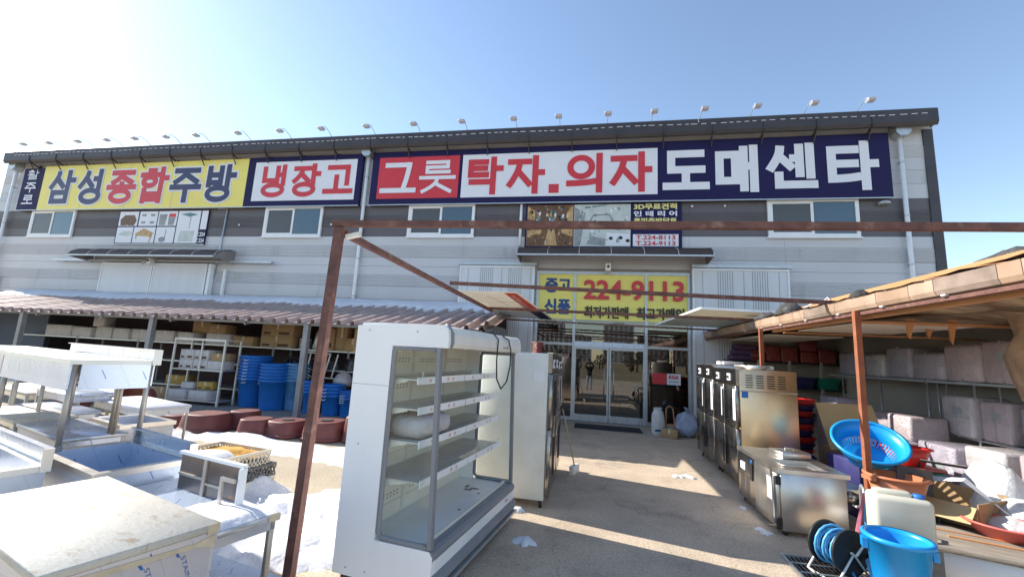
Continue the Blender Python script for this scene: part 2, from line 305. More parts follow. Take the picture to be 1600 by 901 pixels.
GL = {
 '삼': 'l.30,.97,.30,.83,.05,.50 l.31,.76,.58,.52 v.76,.43,1 h.76,.98,.74 h.18,.76,.33 h.18,.76,.04 v.18,.04,.33 v.76,.04,.33',
 '성': 'l.30,.95,.30,.83,.04,.50 l.31,.74,.56,.50 v.82,.40,1 h.55,.82,.76 o.52,.19,.36,.19',
 '종': 'h.12,.88,.93 l.50,.92,.46,.76,.12,.60 l.52,.78,.90,.60 v.5,.44,.56 h.0,1,.46 o.5,.17,.36,.17',
 '합': 'h.22,.48,.965 h.04,.64,.83 o.34,.62,.23,.14 v.80,.42,1 h.80,1,.72 v.18,.0,.34 v.80,.0,.34 h.18,.80,.21 h.18,.80,.05',
 '주': 'h.10,.90,.93 l.50,.92,.46,.76,.08,.56 l.52,.78,.92,.56 h.0,1,.41 v.52,0,.41',
 '방': 'v.10,.46,.97 v.52,.46,.97 h.10,.52,.76 h.10,.52,.52 v.78,.40,1 h.78,1,.74 o.47,.18,.36,.18',
 '냉': 'v.08,.52,.95 h.08,.46,.52 v.62,.42,.97 v.88,.40,1 h.62,.88,.72 o.48,.18,.40,.18',
 '장': 'h.06,.62,.92 l.34,.90,.30,.68,.02,.46 l.36,.68,.62,.46 v.80,.40,1 h.80,1,.72 o.46,.18,.38,.18',
 '고': 'h.12,.84,.92 v.84,.36,.92 v.42,.1,.58 h.0,1,.09',
 '그': 'h.12,.82,.91 l.82,.91,.78,.5,.66,.10 h.0,1,.09',
 '릇': 'h.18,.80,.945 v.80,.795,.945 h.18,.80,.795 v.18,.645,.795 h.18,.84,.645 h.0,1,.475 l.50,.42,.48,.24,.06,.05 l.52,.26,.92,.05',
 '탁': 'v.08,.53,.93 h.08,.54,.93 h.08,.52,.735 h.08,.56,.53 v.78,.40,1 h.78,1,.72 h.12,.78,.31 v.78,0,.31',
 '자': 'h.04,.60,.90 l.32,.88,.30,.58,.02,.18 l.34,.54,.64,.20 v.80,0,1 h.80,1,.56',
 '의': 'o.34,.68,.32,.28 l.00,.20,.45,.20,.74,.25 v.88,0,1',
 '도': 'h.12,.88,.92 v.12,.51,.92 h.12,.90,.51 v.5,.1,.5 h.0,1,.09',
 '매': 'h.05,.45,.86 h.05,.45,.20 v.05,.2,.86 v.45,.2,.86 v.66,.02,.98 v.91,0,1 h.66,.91,.56',
 '센': 'l.22,.95,.22,.80,.00,.47 l.24,.74,.46,.50 h.42,.62,.72 v.64,.34,.98 v.87,.30,1 v.18,.07,.30 h.18,.92,.07',
 '타': 'v.06,.19,.89 h.06,.58,.89 h.06,.56,.55 l.06,.19,.4,.19,.64,.23 v.80,0,1 h.80,1,.54',
 '활': 'h.18,.46,.97 h.02,.60,.87 o.31,.72,.22,.10 v.31,.52,.62 h.0,.64,.51 v.82,.42,1 h.82,1,.72 h.14,.84,.36 v.84,.22,.36 h.14,.84,.22 v.14,.06,.22 h.14,.90,.06',
 '로': 'h.14,.84,.93 v.84,.715,.93 h.14,.84,.715 v.14,.5,.715 h.14,.88,.50 v.5,.1,.5 h.0,1,.09'}
def signchar(ch, x0, x1, z0, z1, y, t=.13, grow=0.):
    """heavy sign lettering built from strokes; t = stroke weight, grow = outline added all round (both in metres per metre of height)"""
    W = x1-x0; H = z1-z0; mb = MB(); k = 0; T = t*H/2+grow
    def P2(a, b): return (x0+T-grow+a*(W-2*(T-grow)), z0+T-grow+b*(H-2*(T-grow)))
    def bar(a, b, e0, e1):
        nonlocal k
        dx, dz = b[0]-a[0], b[1]-a[1]; L = math.hypot(dx, dz); dx /= L; dz /= L
        a = (a[0]-dx*e0, a[1]-dz*e0); b = (b[0]+dx*e1, b[1]+dz*e1); nx, nz = -dz*T, dx*T; yy = y-k*.0004; k += 1
        mb.add([(a[0]+nx, yy, a[1]+nz), (a[0]-nx, yy, a[1]-nz), (b[0]-nx, yy, b[1]-nz), (b[0]+nx, yy, b[1]+nz)], [(0, 1, 2, 3)])
    for tok in GL[ch].split():
        n = [float(q) for q in tok[1:].split(',')]
        if tok[0] == 'h': bar(P2(n[0], n[2]), P2(n[1], n[2]), T-.0, T-.0) if n[1]-n[0] > .3 else bar(P2(n[0], n[2]), P2(n[1], n[2]), grow, T)
        elif tok[0] == 'v': bar(P2(n[0], n[1]), P2(n[0], n[2]), T, T)
        elif tok[0] == 'l':
            pts = [P2(n[i], n[i+1]) for i in range(0, len(n), 2)]
            if len(pts) == 3:
                q = []; 
                for i in range(7):
                    u_ = i/6; q.append(tuple((1-u_)**2*pts[0][j]+2*u_*(1-u_)*pts[1][j]+u_*u_*pts[2][j] for j in (0, 1)))
                pts = q
            for i in range(len(pts)-1): bar(pts[i], pts[i+1], (T if i == 0 else T*.25), (T*.6 if i == len(pts)-2 else T*.25))
        else:
            c = P2(n[0], n[1]); rx = n[2]*(W-2*(T-grow)); rz = n[3]*(H-2*(T-grow)); yy = y-k*.0004; k += 1; m = 40; v = []
            for i in range(m): a = 2*pi*i/m; v += [(c[0]+(rx+T)*cos(a), yy, c[1]+(rz+T)*sin(a)), (c[0]+max(.01, rx-T)*cos(a), yy, c[1]+max(.01, rz-T)*sin(a))]
            mb.add(v, [(2*i, 2*i+1, (2*i+3) % (2*m), (2*i+2) % (2*m)) for i in range(m)])
    return mb
def quad(x0, x1, z0, z1, y): return MB().add([(x0, y, z0), (x1, y, z0), (x1, y, z1), (x0, y, z1)], [(0, 1, 2, 3)])
def poly(pts, y): return MB().add([(a, y, b) for a, b in pts], [tuple(range(len(pts)))])

D = 14.19
ORD = 'first second third fourth fifth sixth seventh eighth ninth tenth eleventh twelfth thirteenth fourteenth fifteenth sixteenth seventeenth eighteenth nineteenth twentieth twenty-first'.split()
# ------------------------------------------------------------------ ground
g = MB(); N = 40
xs = [-300+600*i/N for i in range(N+1)]; ys = [-420+840*i/N for i in range(N+1)]
g.add([(x, y, 0) for y in ys for x in xs], [(j*(N+1)+i, j*(N+1)+i+1, (j+1)*(N+1)+i+1, (j+1)*(N+1)+i) for j in range(N) for i in range(N)])
struct('ground', groundm, g)
struct('driveway', driveM, MB().add([(-3.4, 6.4, .004), (-2.0, 3.6, .004), (-1.6, -4, .004), (4.4, -4, .004), (7.2, 3.8, .004), (7.2, 14.15, .004), (-3.2, 14.15, .004)], [tuple(range(7))]))

# ------------------------------------------------------------------ warehouse
XL, XR = -27.2, 10.17
wh = thing('warehouse', 'long two storey grey clad warehouse with charcoal roof edge and shop front', 'building', (-8, D, 0))
def clad_panel(x0, x1, z0, z1, mat, ribs):
    mb = MB(); prof = [(D+.3, z0+.004), (D, z0+.004)]
    if ribs:
        n = max(3, int((z1-z0)/.055))
        for i in range(n):
            a = z0+.02+(z1-z0-.04)*i/n; h = (z1-z0-.04)/n
            prof += [(D, a), (D-.016, a+h*.25), (D-.016, a+h*.6), (D, a+h*.85)]
    prof += [(D, z1-.004), (D+.3, z1-.004)]
    n = len(prof); v = [(x, y, z) for x in (x0+.002, x1-.002) for y, z in prof]
    mb.add(v, [(i, i+1, n+i+1, n+i) for i in range(n-1)]); part(wh, 'wall_panel', mat, mb, world=True)
courses = [(0, .55, clad, 0), (.55, 1.0, clad, 1), (1.0, 1.65, clad_l, 0), (1.65, 2.1, clad, 1), (2.1, 2.75, clad, 0), (2.75, 3.2, clad, 1), (3.2, 3.72, clad_l, 0), (3.72, 4.2, clad, 0), (4.2, 4.62, clad, 1), (4.62, 4.95, clad_l, 0),
           (4.95, 5.28, clad_l, 0), (5.28, 5.72, clad, 1), (5.72, 6.08, clad_l, 0), (6.08, 6.45, clad_d, 0), (6.45, 6.9, clad_d, 1), (6.9, 7.28, clad_d, 0), (7.28, 7.75, clad_l, 0), (7.75, 8.2, clad, 0), (8.2, 8.6, clad_l, 0), (8.6, 9.0, clad_l, 1), (9.0, 9.9, clad_l, 0)]
bays = [XL, -21.6, -15.4, -8.6, -4.55, -1.84, 3.1, 5.93, XR]
for z0, z1, m, r in courses:
    for a, b in zip(bays[:-1], bays[1:]):
        if a == -1.84 and z1 <= 4.96: continue
        clad_panel(a, b, z0, z1, m, r)
part(wh, 'side_wall', clad, MB().box(XR-.02, XR+.1, D+.05, 30, 0, 9.6), world=True)
part(wh, 'side_wall', clad, MB().box(XL-.1, XL+.02, D+.05, 30, 0, 9.6), world=True)
part(wh, 'rear_wall', clad, MB().box(XL, XR, 30, 30.2, 0, 9.6), world=True)
part(wh, 'roof', charc, MB().box(XL+.3, XR+.1, 13.98, 30.3, 9.62, 9.93), world=True)
part(wh, 'corner_trim', charc, MB().box(9.94, 10.20, D-.035, D+.3, 0, 9.5), world=True)
fz0, fz1, FY = 9.42, 9.97, 13.70
fas = part(wh, 'fascia', charc, MB().prism([(FY, fz0+.1), (FY+.06, fz0), (14.0, fz0+.1), (14.0, fz1-.12), (FY+.05, fz1), (FY, fz1-.04)], 'x', -26.65, 10.08), world=True)
st = MB(); x = -26.0
while x < 9.9:
    L_ = random.uniform(.1, .2); st.bar((x, FY-.008, fz1-.2+.015*sin(x*1.3)), (x+L_, FY-.008, fz1-.2+.015*sin((x+L_)*1.3)), .012, .018); x += L_+random.uniform(.06, .16)
part(fas, 'light_string', s_whi, st, world=True)['kind'] = 'stuff'
bx = -25.1
while bx < 9.8:
    b = MB(); b.bar((bx, FY-.012, fz1-.25), (bx, FY-.012, fz0+.06), .035, .02, (0, 1, 0)); b.bar((bx, FY, fz0+.03), (bx, D-.05, fz0-.12), .035, .05)
    b.bar((bx, FY+.05, fz0), (bx, D-.2, fz0-.34), .03); b.box(bx-.04, bx+.04, D-.07, D-.02, fz0-.36, fz0+.0)
    part(wh, 'fascia_bracket', charc, b, world=True); bx += 1.52
part(wh, 'roof_strap', galv, MB().box(3.32, 3.35, FY-.006, FY+.2, fz1-.16, fz1+.01), world=True)
# downpipes
for px, zb in ((-26.35, 0), (-8.58, 0), (9.25, 0)):
    dp = part(wh, 'downpipe', white, MB().tube([(px, D-.12, 9.3), (px, D-.12, zb)], .062, 10), world=True)
    part(dp, 'hopper', galv, MB().prism([(px-.2, 9.62), (px-.2, 9.3), (px-.1, 9.18), (px+.1, 9.18), (px+.2, 9.3), (px+.2, 9.62)], 'y', D-.33, D-.02), world=True)
    c = MB()
    for z in (8.4, 6.7, 5.2, 3.8, 2.2): c.lathe([(.075, z-.02), (.075, z+.02)], 10, (px, D-.12, 0)); c.box(px-.03, px+.03, D-.08, D+.01, z-.02, z+.02)
    part(dp, 'pipe_clip', galv, c, world=True)
part(wh, 'vent_pipe', white, MB().tube([(-2.5, D-.07, 7.3), (-2.5, D-.07, 5.72)], .05, 8), world=True)
part(wh, 'conduit', galv, MB().tube([(-15.1, D-.04, 7.24), (-14.66, D-.04, 7.24), (-14.72, D-.04, 5.5), (-14.9, D-.04, 3.5)], .03, 6), world=True)
# upper windows
def window(x0, x1):
    z0, z1 = 6.06, 7.29; wn = part(wh, 'window', white, MB().box(x0, x1, D-.07, D+.05, z0, z0+.10).box(x0, x1, D-.07, D+.05, z1-.10, z1).box(x0, x0+.10, D-.07, D+.05, z0+.1, z1-.1).box(x1-.10, x1, D-.07, D+.05, z0+.1, z1-.1), world=True)
    xm = (x0+x1)/2-.02
    part(wn, 'sash', white, MB().box(x0+.10, xm+.05, D-.055, D-.02, z0+.1, z0+.15).box(x0+.10, xm+.05, D-.055, D-.02, z1-.15, z1-.1).box(x0+.10, x0+.15, D-.055, D-.02, z0+.15, z1-.15).box(xm-.03, xm+.05, D-.055, D-.02, z0+.15, z1-.15), world=True)
    part(wn, 'insect_screen', win_s, MB().box(x0+.15, xm-.03, D-.035, D-.022, z0+.15, z1-.15), world=True)
    part(wn, 'pane', win_g, MB().box(xm+.05, x1-.10, D-.034, D-.02, z0+.1, z1-.1), world=True)
    part(wn, 'sill', white, MB().box(x0-.03, x1+.03, D-.10, D+.02, z0-.05, z0-.003), world=True)
for a, b in ((-24.93, -22.45), (-12.86, -10.31), (-6.75, -4.2), (5.46, 8.03)): window(a, b)
fx = MB()
for x in (-19.5, -14.0, -9.9, -8.2, -3.8, 3.2, 4.2, 8.6): fx.lathe([(0, -.04), (.03, -.03), (.04, 0), (.03, .03), (0, .04)], 8, (x, D-.04, 6.55 if x < 3 else 7.1))
part(wh, 'fixing_knob', white, fx, world=True)
part(wh, 'wall_vent', galv, MB().lathe([(0, -.06), (.16, -.05), (.17, 0), (.12, .05), (0, .07)], 12, (8.7, D-.07, 7.12)), world=True)

# sliding doors of the left goods entrance
rail_l = part(wh, 'door_rail', galv, MB().box(-22.8, -12.1, D-.26, D-.12, 4.95, 5.03), world=True)
for a, b in ((-20.2, -17.62), (-17.58, -15.0)):
    d_ = MB().box(a, b, D-.20, D-.10, .05, 4.9); ld = part(wh, 'sliding_door', door_w, d_, world=True)
    part(ld, 'door_edge', white, MB().box(a, a+.05, D-.215, D-.201, .05, 4.9).box(b-.05, b, D-.215, D-.201, .05, 4.9).box(a+.05, b-.05, D-.215, D-.201, 4.85, 4.9), world=True)
part(wh, 'door_jamb', white, MB().box(-14.92, -14.8, D-.22, D-.02, 0, 4.9).box(-14.3, -14.22, D-.12, D-.02, 0, 4.7), world=True)
# sliding leaves either side of the shop entrance
part(wh, 'door_rail', galv, MB().box(-4.62, -1.84, D-.26, D-.12, 5.0, 5.1).box(3.12, 6.02, D-.26, D-.12, 5.0, 5.1), world=True)
for a, b in ((-4.55, -1.9), (3.14, 5.93)):
    lf = part(wh, 'sliding_door', door_w, MB().box(a, b, D-.20, D-.08, .03, 4.98), world=True)
    e = MB().box(a, a+.05, D-.225, D-.201, .03, 4.98).box(b-.05, b, D-.225, D-.201, .03, 4.98).box(a+.05, b-.05, D-.225, D-.201, 4.92, 4.98)
    part(lf, 'door_edge', white, e, world=True); gr = MB()
    for c0 in (.75, 1.75):
        for k in range(7): gr.box(a+c0+k*.07, a+c0+k*.07+.014, D-.207, D-.201, .05, 4.9)
    for c0 in (.3, 1.5, 2.5): gr.box(a+c0, a+c0+.01, D-.207, D-.201, .05, 4.9)
    part(lf, 'door_grooves', p_gry, gr, world=True)['kind'] = 'stuff'
part(wh, 'soffit_slats', pm('brown_slats', (.30, .26, .24), .6), (lambda m: [m.box(-1.84, 3.1, D-.02-.02*(k % 2), D+.2, 4.86+k*.052, 4.86+k*.052+.045) for k in range(2)] and m)(MB()), world=True)
# shop front
GY = D+.02
sf = part(wh, 'shop_front', galv, MB().box(-1.84, 3.1, D-.04, D+.06, 4.76, 4.86).box(-1.84, -1.76, D-.04, D+.06, 0, 4.76).box(3.02, 3.1, D-.04, D+.06, 0, 4.76).box(-.58, -.50, D-.04, D+.06, 0, 4.76).box(1.72, 1.80, D-.04, D+.06, 0, 4.76).box(-1.76, -.58, D-.035, D+.055, 2.38, 2.46).box(1.80, 3.02, D-.035, D+.055, 2.38, 2.46).box(-1.76, -.58, D-.035, D+.055, 0, .12).box(1.80, 3.02, D-.035, D+.055, 0, .12), world=True)
part(sf, 'transom', film_b, MB().box(-.50, 1.72, D-.05, D+.05, 2.36, 2.52), world=True)
for a, b in ((-1.76, -.58), (-.50, 1.72), (1.80, 3.02)):
    part(sf, 'yellow_panel', s_yel, MB().box(a, b, GY-.02, GY, 3.24, 4.76), world=True)
    part(sf, 'pane', glass_d, quad(a, b, 2.46 if a != -.5 else 2.52, 3.24, GY), world=True)
    if a != -.5: part(sf, 'pane', glass_d, quad(a, b, .12, 2.38, GY), world=True)
for i, (a, b) in enumerate(((-.5, .60), (.62, 1.72))):
    dl = part(wh, 'glass_door', galv, MB().box(a, a+.05, D-.03, D+.03, .02, 2.36).box(b-.05, b, D-.03, D+.03, .02, 2.36).box(a+.05, b-.05, D-.03, D+.03, 2.28, 2.36), world=True)
    part(dl, 'kick_plate', film_w if i else galv, MB().box(a+.05, b-.05, D-.032, D+.03, .02, .22), world=True)
    part(dl, 'pane', glass_d, quad(a+.05, b-.05, .22, 2.28, D), world=True)
    hx = b-.14 if i == 0 else a+.14
    part(dl, 'handle', steel, MB().tube([(hx, D-.09, .7), (hx, D-.09, 1.7)], .016, 8).tube([(hx, D-.09, .8), (hx, D+.0, .8)], .01, 6).tube([(hx, D-.09, 1.6), (hx, D+.0, 1.6)], .01, 6), world=True)
yl = GY-.026
part(sf, 'lettering', s_blue, letter('중고', -1.55, -.68, 4.12, 4.62, yl, .04), world=True)
part(sf, 'lettering', s_blue, letter('신품', -1.55, -.68, 3.40, 3.92, yl, .04), world=True)
part(sf, 'lettering', s_red, letter('224-9113', -.25, 2.92, 3.92, 4.58, yl-.04, .03), world=True)
part(sf, 'lettering', s_blk, letter('최저가판매', -.22, 1.2, 3.30, 3.70, yl-.04, .03), world=True); part(sf, 'lettering', s_blk, letter('최고가매입', 1.45, 2.92, 3.30, 3.70, yl-.04, .03), world=True)
part(sf, 'notice', s_red, quad(1.95, 2.38, 1.30, 1.64, GY-.01), world=True, label='small red notice on the shop glass')
nt2 = part(sf, 'notice', s_whi, quad(2.39, 2.80, 1.30, 1.64, GY-.01), world=True, label='small white notice with red letters on the shop glass')
part(nt2, 'lettering', s_red, letter('KGA', 2.45, 2.74, 1.48, 1.6, GY-.012, .04), world=True)
part(nt2, 'lettering', p_gry, quad(2.45, 2.74, 1.38, 1.41, GY-.012), world=True)
# dim shop interior behind the glass
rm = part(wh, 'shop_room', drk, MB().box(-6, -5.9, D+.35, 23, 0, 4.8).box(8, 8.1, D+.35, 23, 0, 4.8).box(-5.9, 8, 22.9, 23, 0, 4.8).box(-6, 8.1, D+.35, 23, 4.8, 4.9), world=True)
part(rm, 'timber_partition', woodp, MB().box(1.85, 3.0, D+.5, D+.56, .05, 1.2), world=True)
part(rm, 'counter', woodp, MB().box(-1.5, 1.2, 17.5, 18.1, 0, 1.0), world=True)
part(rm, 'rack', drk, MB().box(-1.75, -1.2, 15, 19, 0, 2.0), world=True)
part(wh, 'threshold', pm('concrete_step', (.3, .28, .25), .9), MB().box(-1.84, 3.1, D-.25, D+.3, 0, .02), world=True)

# awnings over the doors
def awning(lbl, x0, x1, z, group=None):
    o = thing('awning', lbl, 'awning', ((x0+x1)/2, D, z))
    pr = [(D-.02, z+.42), (D-.3, z+.40), (D-.6, z+.32), (D-.85, z+.18), (D-.95, z+.02)]
    n = int(round((x1-x0)/1.02))
    for k in range(n):
        a = x0+(x1-x0)*k/n+.012; b = x0+(x1-x0)*(k+1)/n-.012; m = MB(); v = [(x, y, zz) for x in (a, b) for y, zz in pr]; q = len(pr)
        m.add(v, [(i, i+1, q+i+1, q+i) for i in range(q-1)]); part(o, 'smoked_sheet', awn, m, world=True)
    for k in range(n+1):
        a = x0+(x1-x0)*k/n; m = MB().tube([(a, y, zz+.006) for y, zz in pr], .014, 5); part(o, 'rib', galv, m, world=True)
    part(o, 'front_bar', galv, MB().bar((x0, D-.955, z-.01), (x1, D-.955, z-.01), .04, .05), world=True)
    for a in (x0, x1):
        part(o, 'end_bracket', pm('brown_grey_metal', (.26, .23, .22), .5, .3), MB().prism([(D-.02, z+.40), (D-.6, z+.30), (D-.93, z+.02), (D-.93, z-.03), (D-.02, z-.12)], 'x', a-.012, a+.012), world=True)
    return o
awning('smoked curved awning over the white goods doors of the left bay', -21.0, -14.0, 5.05)
awning('smoked curved awning over the glass shop entrance', -2.42, 3.60, 5.22)
def cctv(lbl, x, z, flip):
    o = thing('security_camera', lbl, 'camera', (x, D-.3, z))
    part(o, 'housing', white_o, MB().rbox(-.09, .09, -.14, .10, -.17, .10, .03)); part(o, 'bracket', galv, MB().bar((0, .1, 0), (0, .3, .12), .04)); part(o, 'lens', blackp, MB().lathe([(0, -.02), (.04, -.02), (.04, .02), (0, .02)], 10).xf(Matrix.Translation((0, -.15, -.03)) @ Matrix.Rotation(pi/2, 4, 'X')))
    if flip: part(o, 'spotlight', galv, MB().tube([(-.1, 0, -.05), (-.34, -.08, -.12)], [.03, .06], 8))
cctv('small cream camera box under the awning of the shop entrance', .52, 4.98, 0)
cctv('small cream camera with lamp under the awning of the goods doors', -17.6, 4.98, 1)

# ------------------------------------------------------------------ big signs along the upper wall
SY = 14.02
def signboard(lbl, x0, x1, z0, z1, mat, y=SY):
    o = thing('signboard', lbl, 'sign', ((x0+x1)/2, D, z0))
    part(o, 'board', mat, MB().box(x0, x1, y, D-.02, z0, z1), world=True)
    x_ = x0+2.4
    while x_ < x1-1: part(o, 'panel_joint', p_gry if mat is s_yel else s_blk, MB().box(x_-.004, x_+.004, y-.0035, y-.001, z0, z1), world=True); x_ += 2.4
    part(o, 'frame_edge', galv, MB().box(x0, x1, y-.015, y+.02, z0-.035, z0-.002), world=True)
    return o
def let(o, s, x0, x1, z0, z1, mat, y=SY-.012, t=.15, grow=0.): return part(o, 'lettering', mat, signchar(s, x0, x1, z0, z1, y, t, grow), world=True)
s0 = signboard('narrow navy board with three stacked white letters beside the yellow sign', -25.75, -24.57, 7.27, 9.25, s_nav)
for ch, a, b in (('활', 8.68, 9.18), ('주', 8.08, 8.6), ('로', 7.5, 8.0)): let(s0, ch, -25.5, -24.85, a, b, s_whi, t=.085 if ch == '활' else .12)
s1 = signboard('yellow signboard with navy and red letters outlined in white', -24.55, -13.86, 7.27, 9.32, s_yel)
cw = (-14.28+24.2)/6
for i, ch in enumerate('삼성종합주방'):
    a = -24.2+i*cw+.05; b = a+cw-.10
    let(s1, ch, a, b, 7.47, 9.1, s_whi, SY-.006, .145, .07); let(s1, ch, a, b, 7.47, 9.1, s_red if ch in '종합' else s_navt, SY-.02, .145)
s2 = signboard('navy signboard framing a white panel with three red letters', -13.85, -8.78, 7.27, 9.34, s_nav)
part(s2, 'white_panel', s_whi, MB().box(-13.5, -9.0, SY-.008, SY, 7.49, 9.13), world=True)
for i, ch in enumerate('냉장고'): let(s2, ch, -13.2+i*1.42, -11.92+i*1.42, 7.63, 9.0, s_red, SY-.02, .145)
s3 = signboard('longest navy signboard with red and white panels and large white letters', -8.35, 8.92, 7.27, 9.36, s_nav)
part(s3, 'red_panel', s_red, MB().box(-8.06, -4.87, SY-.008, SY, 7.49, 9.13), world=True)
part(s3, 'white_panel', s_whi, MB().box(-4.75, 2.09, SY-.008, SY, 7.49, 9.13), world=True)
for ch, a, b in (('그', -7.95, -6.5), ('릇', -6.4, -4.98)): let(s3, ch, a, b, 7.6, 9.02, s_whi, SY-.02, .135 if ch == '그' else .098)
for ch, a, b in (('탁', -4.62, -3.2), ('자', -3.1, -1.7), ('의', -.95, .42), ('자', .5, 1.92)): let(s3, ch, a, b, 7.58, 9.02, s_red, SY-.02, .15)
part(s3, 'lettering', s_red, MB().box(-1.55, -1.2, SY-.02, SY-.009, 7.6, 7.92), world=True)
for ch, a, b in (('도', 2.25, 3.72), ('매', 3.84, 5.3), ('센', 5.42, 7.0), ('타', 7.1, 8.6)): let(s3, ch, a, b, 7.5, 9.12, s_whi, SY-.012, .16)
# printed banners
by = D-.06
b1 = signboard('banner of kitchenware pictures cut off beside phone numbers above the goods doors', -20.03, -15.5, 5.74, 7.2, s_nav, by)
tiles = [(-19.98, -19.0, 6.52, 7.16), (-18.93, -18.02, 6.52, 7.16), (-17.97, -17.02, 6.52, 7.16), (-16.97, -15.98+.1, 5.78, 7.16), (-15.8-.02, -15.52, 6.36, 7.16), (-19.98, -19.15, 5.78, 6.47), (-19.1, -18.0, 5.78, 6.47), (-17.95, -17.02, 5.78, 6.47)]
for t_ in tiles: part(b1, 'picture_tile', s_whi, MB().box(t_[0], t_[1], by-.006, by, t_[2], t_[3]), world=True)
def pic(o, mat, pts): part(o, 'picture', mat, poly(pts, by-.009), world=True)
pic(b1, p_brn, [(-19.85, 6.54), (-19.15, 6.54), (-19.05, 6.75), (-19.2, 7.0), (-19.7, 7.0), (-19.9, 6.8)])
pic(b1, p_gry, [(-17.88, 6.55), (-17.58, 6.55), (-17.52, 7.02), (-17.92, 7.02)]); pic(b1, s_red, [(-17.45, 6.9), (-17.1, 6.9), (-17.1, 7.05), (-17.42, 7.05)]); pic(b1, p_gry, [(-17.42, 6.55), (-17.16, 6.55), (-17.1, 6.89), (-17.45, 6.89)])
for dx, dz in ((0, 0), (.45, 0), (0, .32), (.45, .32)): pic(b1, p_gry, [(-18.8+dx, 6.62+dz), (-18.6+dx, 6.62+dz), (-18.58+dx, 6.72+dz), (-18.82+dx, 6.72+dz)])
pic(b1, p_tan, [(-19.0, 6.18), (-18.6, 6.42), (-18.05, 6.2), (-18.2, 6.05), (-18.95, 6.1)]); pic(b1, p_tan, [(-18.95, 5.95), (-18.9, 5.95), (-18.9, 6.1), (-18.96, 6.12)]); pic(b1, p_tan, [(-18.25, 5.8), (-18.2, 5.8), (-18.12, 6.12), (-18.2, 6.12)])
pic(b1, p_gry, [(-17.5, 5.98), (-17.46, 5.98), (-17.44, 6.36), (-17.48, 6.36)]); pic(b1, p_gry, [(-17.6+.17*cos(a), 5.93+.12*sin(a)) for a in [k*pi/5+.01 for k in range(10)]])
pic(b1, p_lit, [(-19.9, 6.15), (-19.6, 6.3), (-19.2, 6.28), (-19.2, 6.1), (-19.6, 6.08)])
pic(b1, p_tea, [(-16.85, 7.02), (-16.4, 7.08), (-16.0, 7.0), (-16.4, 6.9)]); pic(b1, p_gry, [(-16.36, 6.4), (-16.33, 6.4), (-16.31, 6.9), (-16.35, 6.9)]); pic(b1, p_lit, [(-16.8, 5.85), (-16.1, 5.85), (-16.05, 6.3), (-16.75, 6.3)])
part(b1, 'lettering', s_whi, letter('T.224', -15.92, -15.51, 6.06, 6.24, by-.009, .04), world=True)
part(b1, 'lettering', s_whi, letter('T.224', -15.92, -15.51, 5.80, 5.98, by-.009, .04), world=True)
b2 = signboard('banner with restaurant and kitchen photographs beside phone numbers above the shop awning', -2.33, 2.87, 5.66, 7.27, s_nav, by)
part(b2, 'photograph', p_brn, MB().box(-2.28, -.66, by-.006, by, 5.72, 7.2), world=True, label='dark brown restaurant interior photograph')
part(b2, 'photograph', p_lit, MB().box(-.64, 1.24, by-.006, by, 5.72, 7.2), world=True, label='pale grey kitchen photograph')
pic(b2, p_tan, [(-1.65, 5.75), (-1.2, 5.75), (-1.35, 6.5), (-1.48, 6.5)])
for q in ([(-2.26, 6.05), (-1.75, 6.2), (-1.75, 6.3), (-2.26, 6.28)], [(-1.05, 6.2), (-.68, 6.05), (-.68, 6.35), (-1.05, 6.32)], [(-2.26, 6.7), (-2.0, 6.65), (-2.0, 7.0), (-2.26, 7.15)], [(-.9, 6.5), (-.68, 6.45), (-.68, 7.18), (-.9, 6.9)]): pic(b2, p_tan, q)
for q in ([(-1.5, 6.62), (-1.3, 6.62), (-1.3, 6.78), (-1.5, 6.78)], [(-1.95, 6.6), (-1.8, 6.6), (-1.8, 6.8), (-1.95, 6.8)]): pic(b2, p_tea, q)
for k in range(5): pic(b2, s_whi, [(-2.15+k*.27, 6.85-.03*k), (-2.08+k*.27, 6.85-.03*k), (-2.06+k*.27, 6.98-.03*k), (-2.13+k*.27, 6.98-.03*k)])
for q in ([(-.62, 5.74), (-.42, 5.74), (-.25, 6.9), (-.62, 7.1)], [(-.2, 5.8), (.4, 5.74), (.42, 5.98), (-.1, 6.1)]): pic(b2, p_gry, q)
for q in ([(-.3, 7.05), (.4, 7.15), (.5, 7.19), (-.25, 7.12)],): pic(b2, p_tea, q)
pic(b2, s_whi, [(.45, 5.75), (1.22, 5.75), (1.22, 6.15), (.45, 6.2)])
for cx, cz in ((.6, 6.0), (.92, 6.02), (1.15, 5.92)): part(b2, 'picture', s_blk, poly([(cx+.07*cos(k*pi/5), cz+.06*sin(k*pi/5)) for k in range(10)], by-.0125), world=True)
tr = MB().tube([(-.1, by-.012, 6.6), (0, by-.012, 6.82), (.55, by-.012, 6.84), (.66, by-.012, 6.6)], .022, 5); part(b2, 'picture', p_gry, tr, world=True)
random.seed(11); mos = {}
for k in range(170):
    if k < 110: a = random.uniform(-2.24, -.76); z = random.gauss(6.75, .2) if k < 70 else random.uniform(5.76, 7.1); mt = random.choice([p_brn, p_tan, s_blk, p_tea, s_whi, p_tan, s_blk, p_brn])
    else: a = random.uniform(-.6, 1.15); z = random.uniform(5.78, 7.1); mt = random.choice([p_lit, p_gry, p_lit, s_whi, p_tea])
    ww = random.uniform(.02, .09); hh = random.uniform(.02, .13); z = max(5.76, min(7.05, z)); mos.setdefault(mt.name, MB()).add([(a, by-.0105-.00001*k, z), (a+ww, by-.0105-.00001*k, z+.01), (a+ww*.8, by-.0105-.00001*k, z+hh), (a, by-.0105-.00001*k, z+hh)], [(0, 1, 2, 3)])
for nm, mb_ in mos.items(): part(b2, 'picture_detail', MATS[nm], mb_, world=True)['kind'] = 'stuff'
part(b2, 'lettering', pal_y, letter('3D무료견적', 1.34, 2.72, 6.99, 7.21, by-.008, .05), world=True)
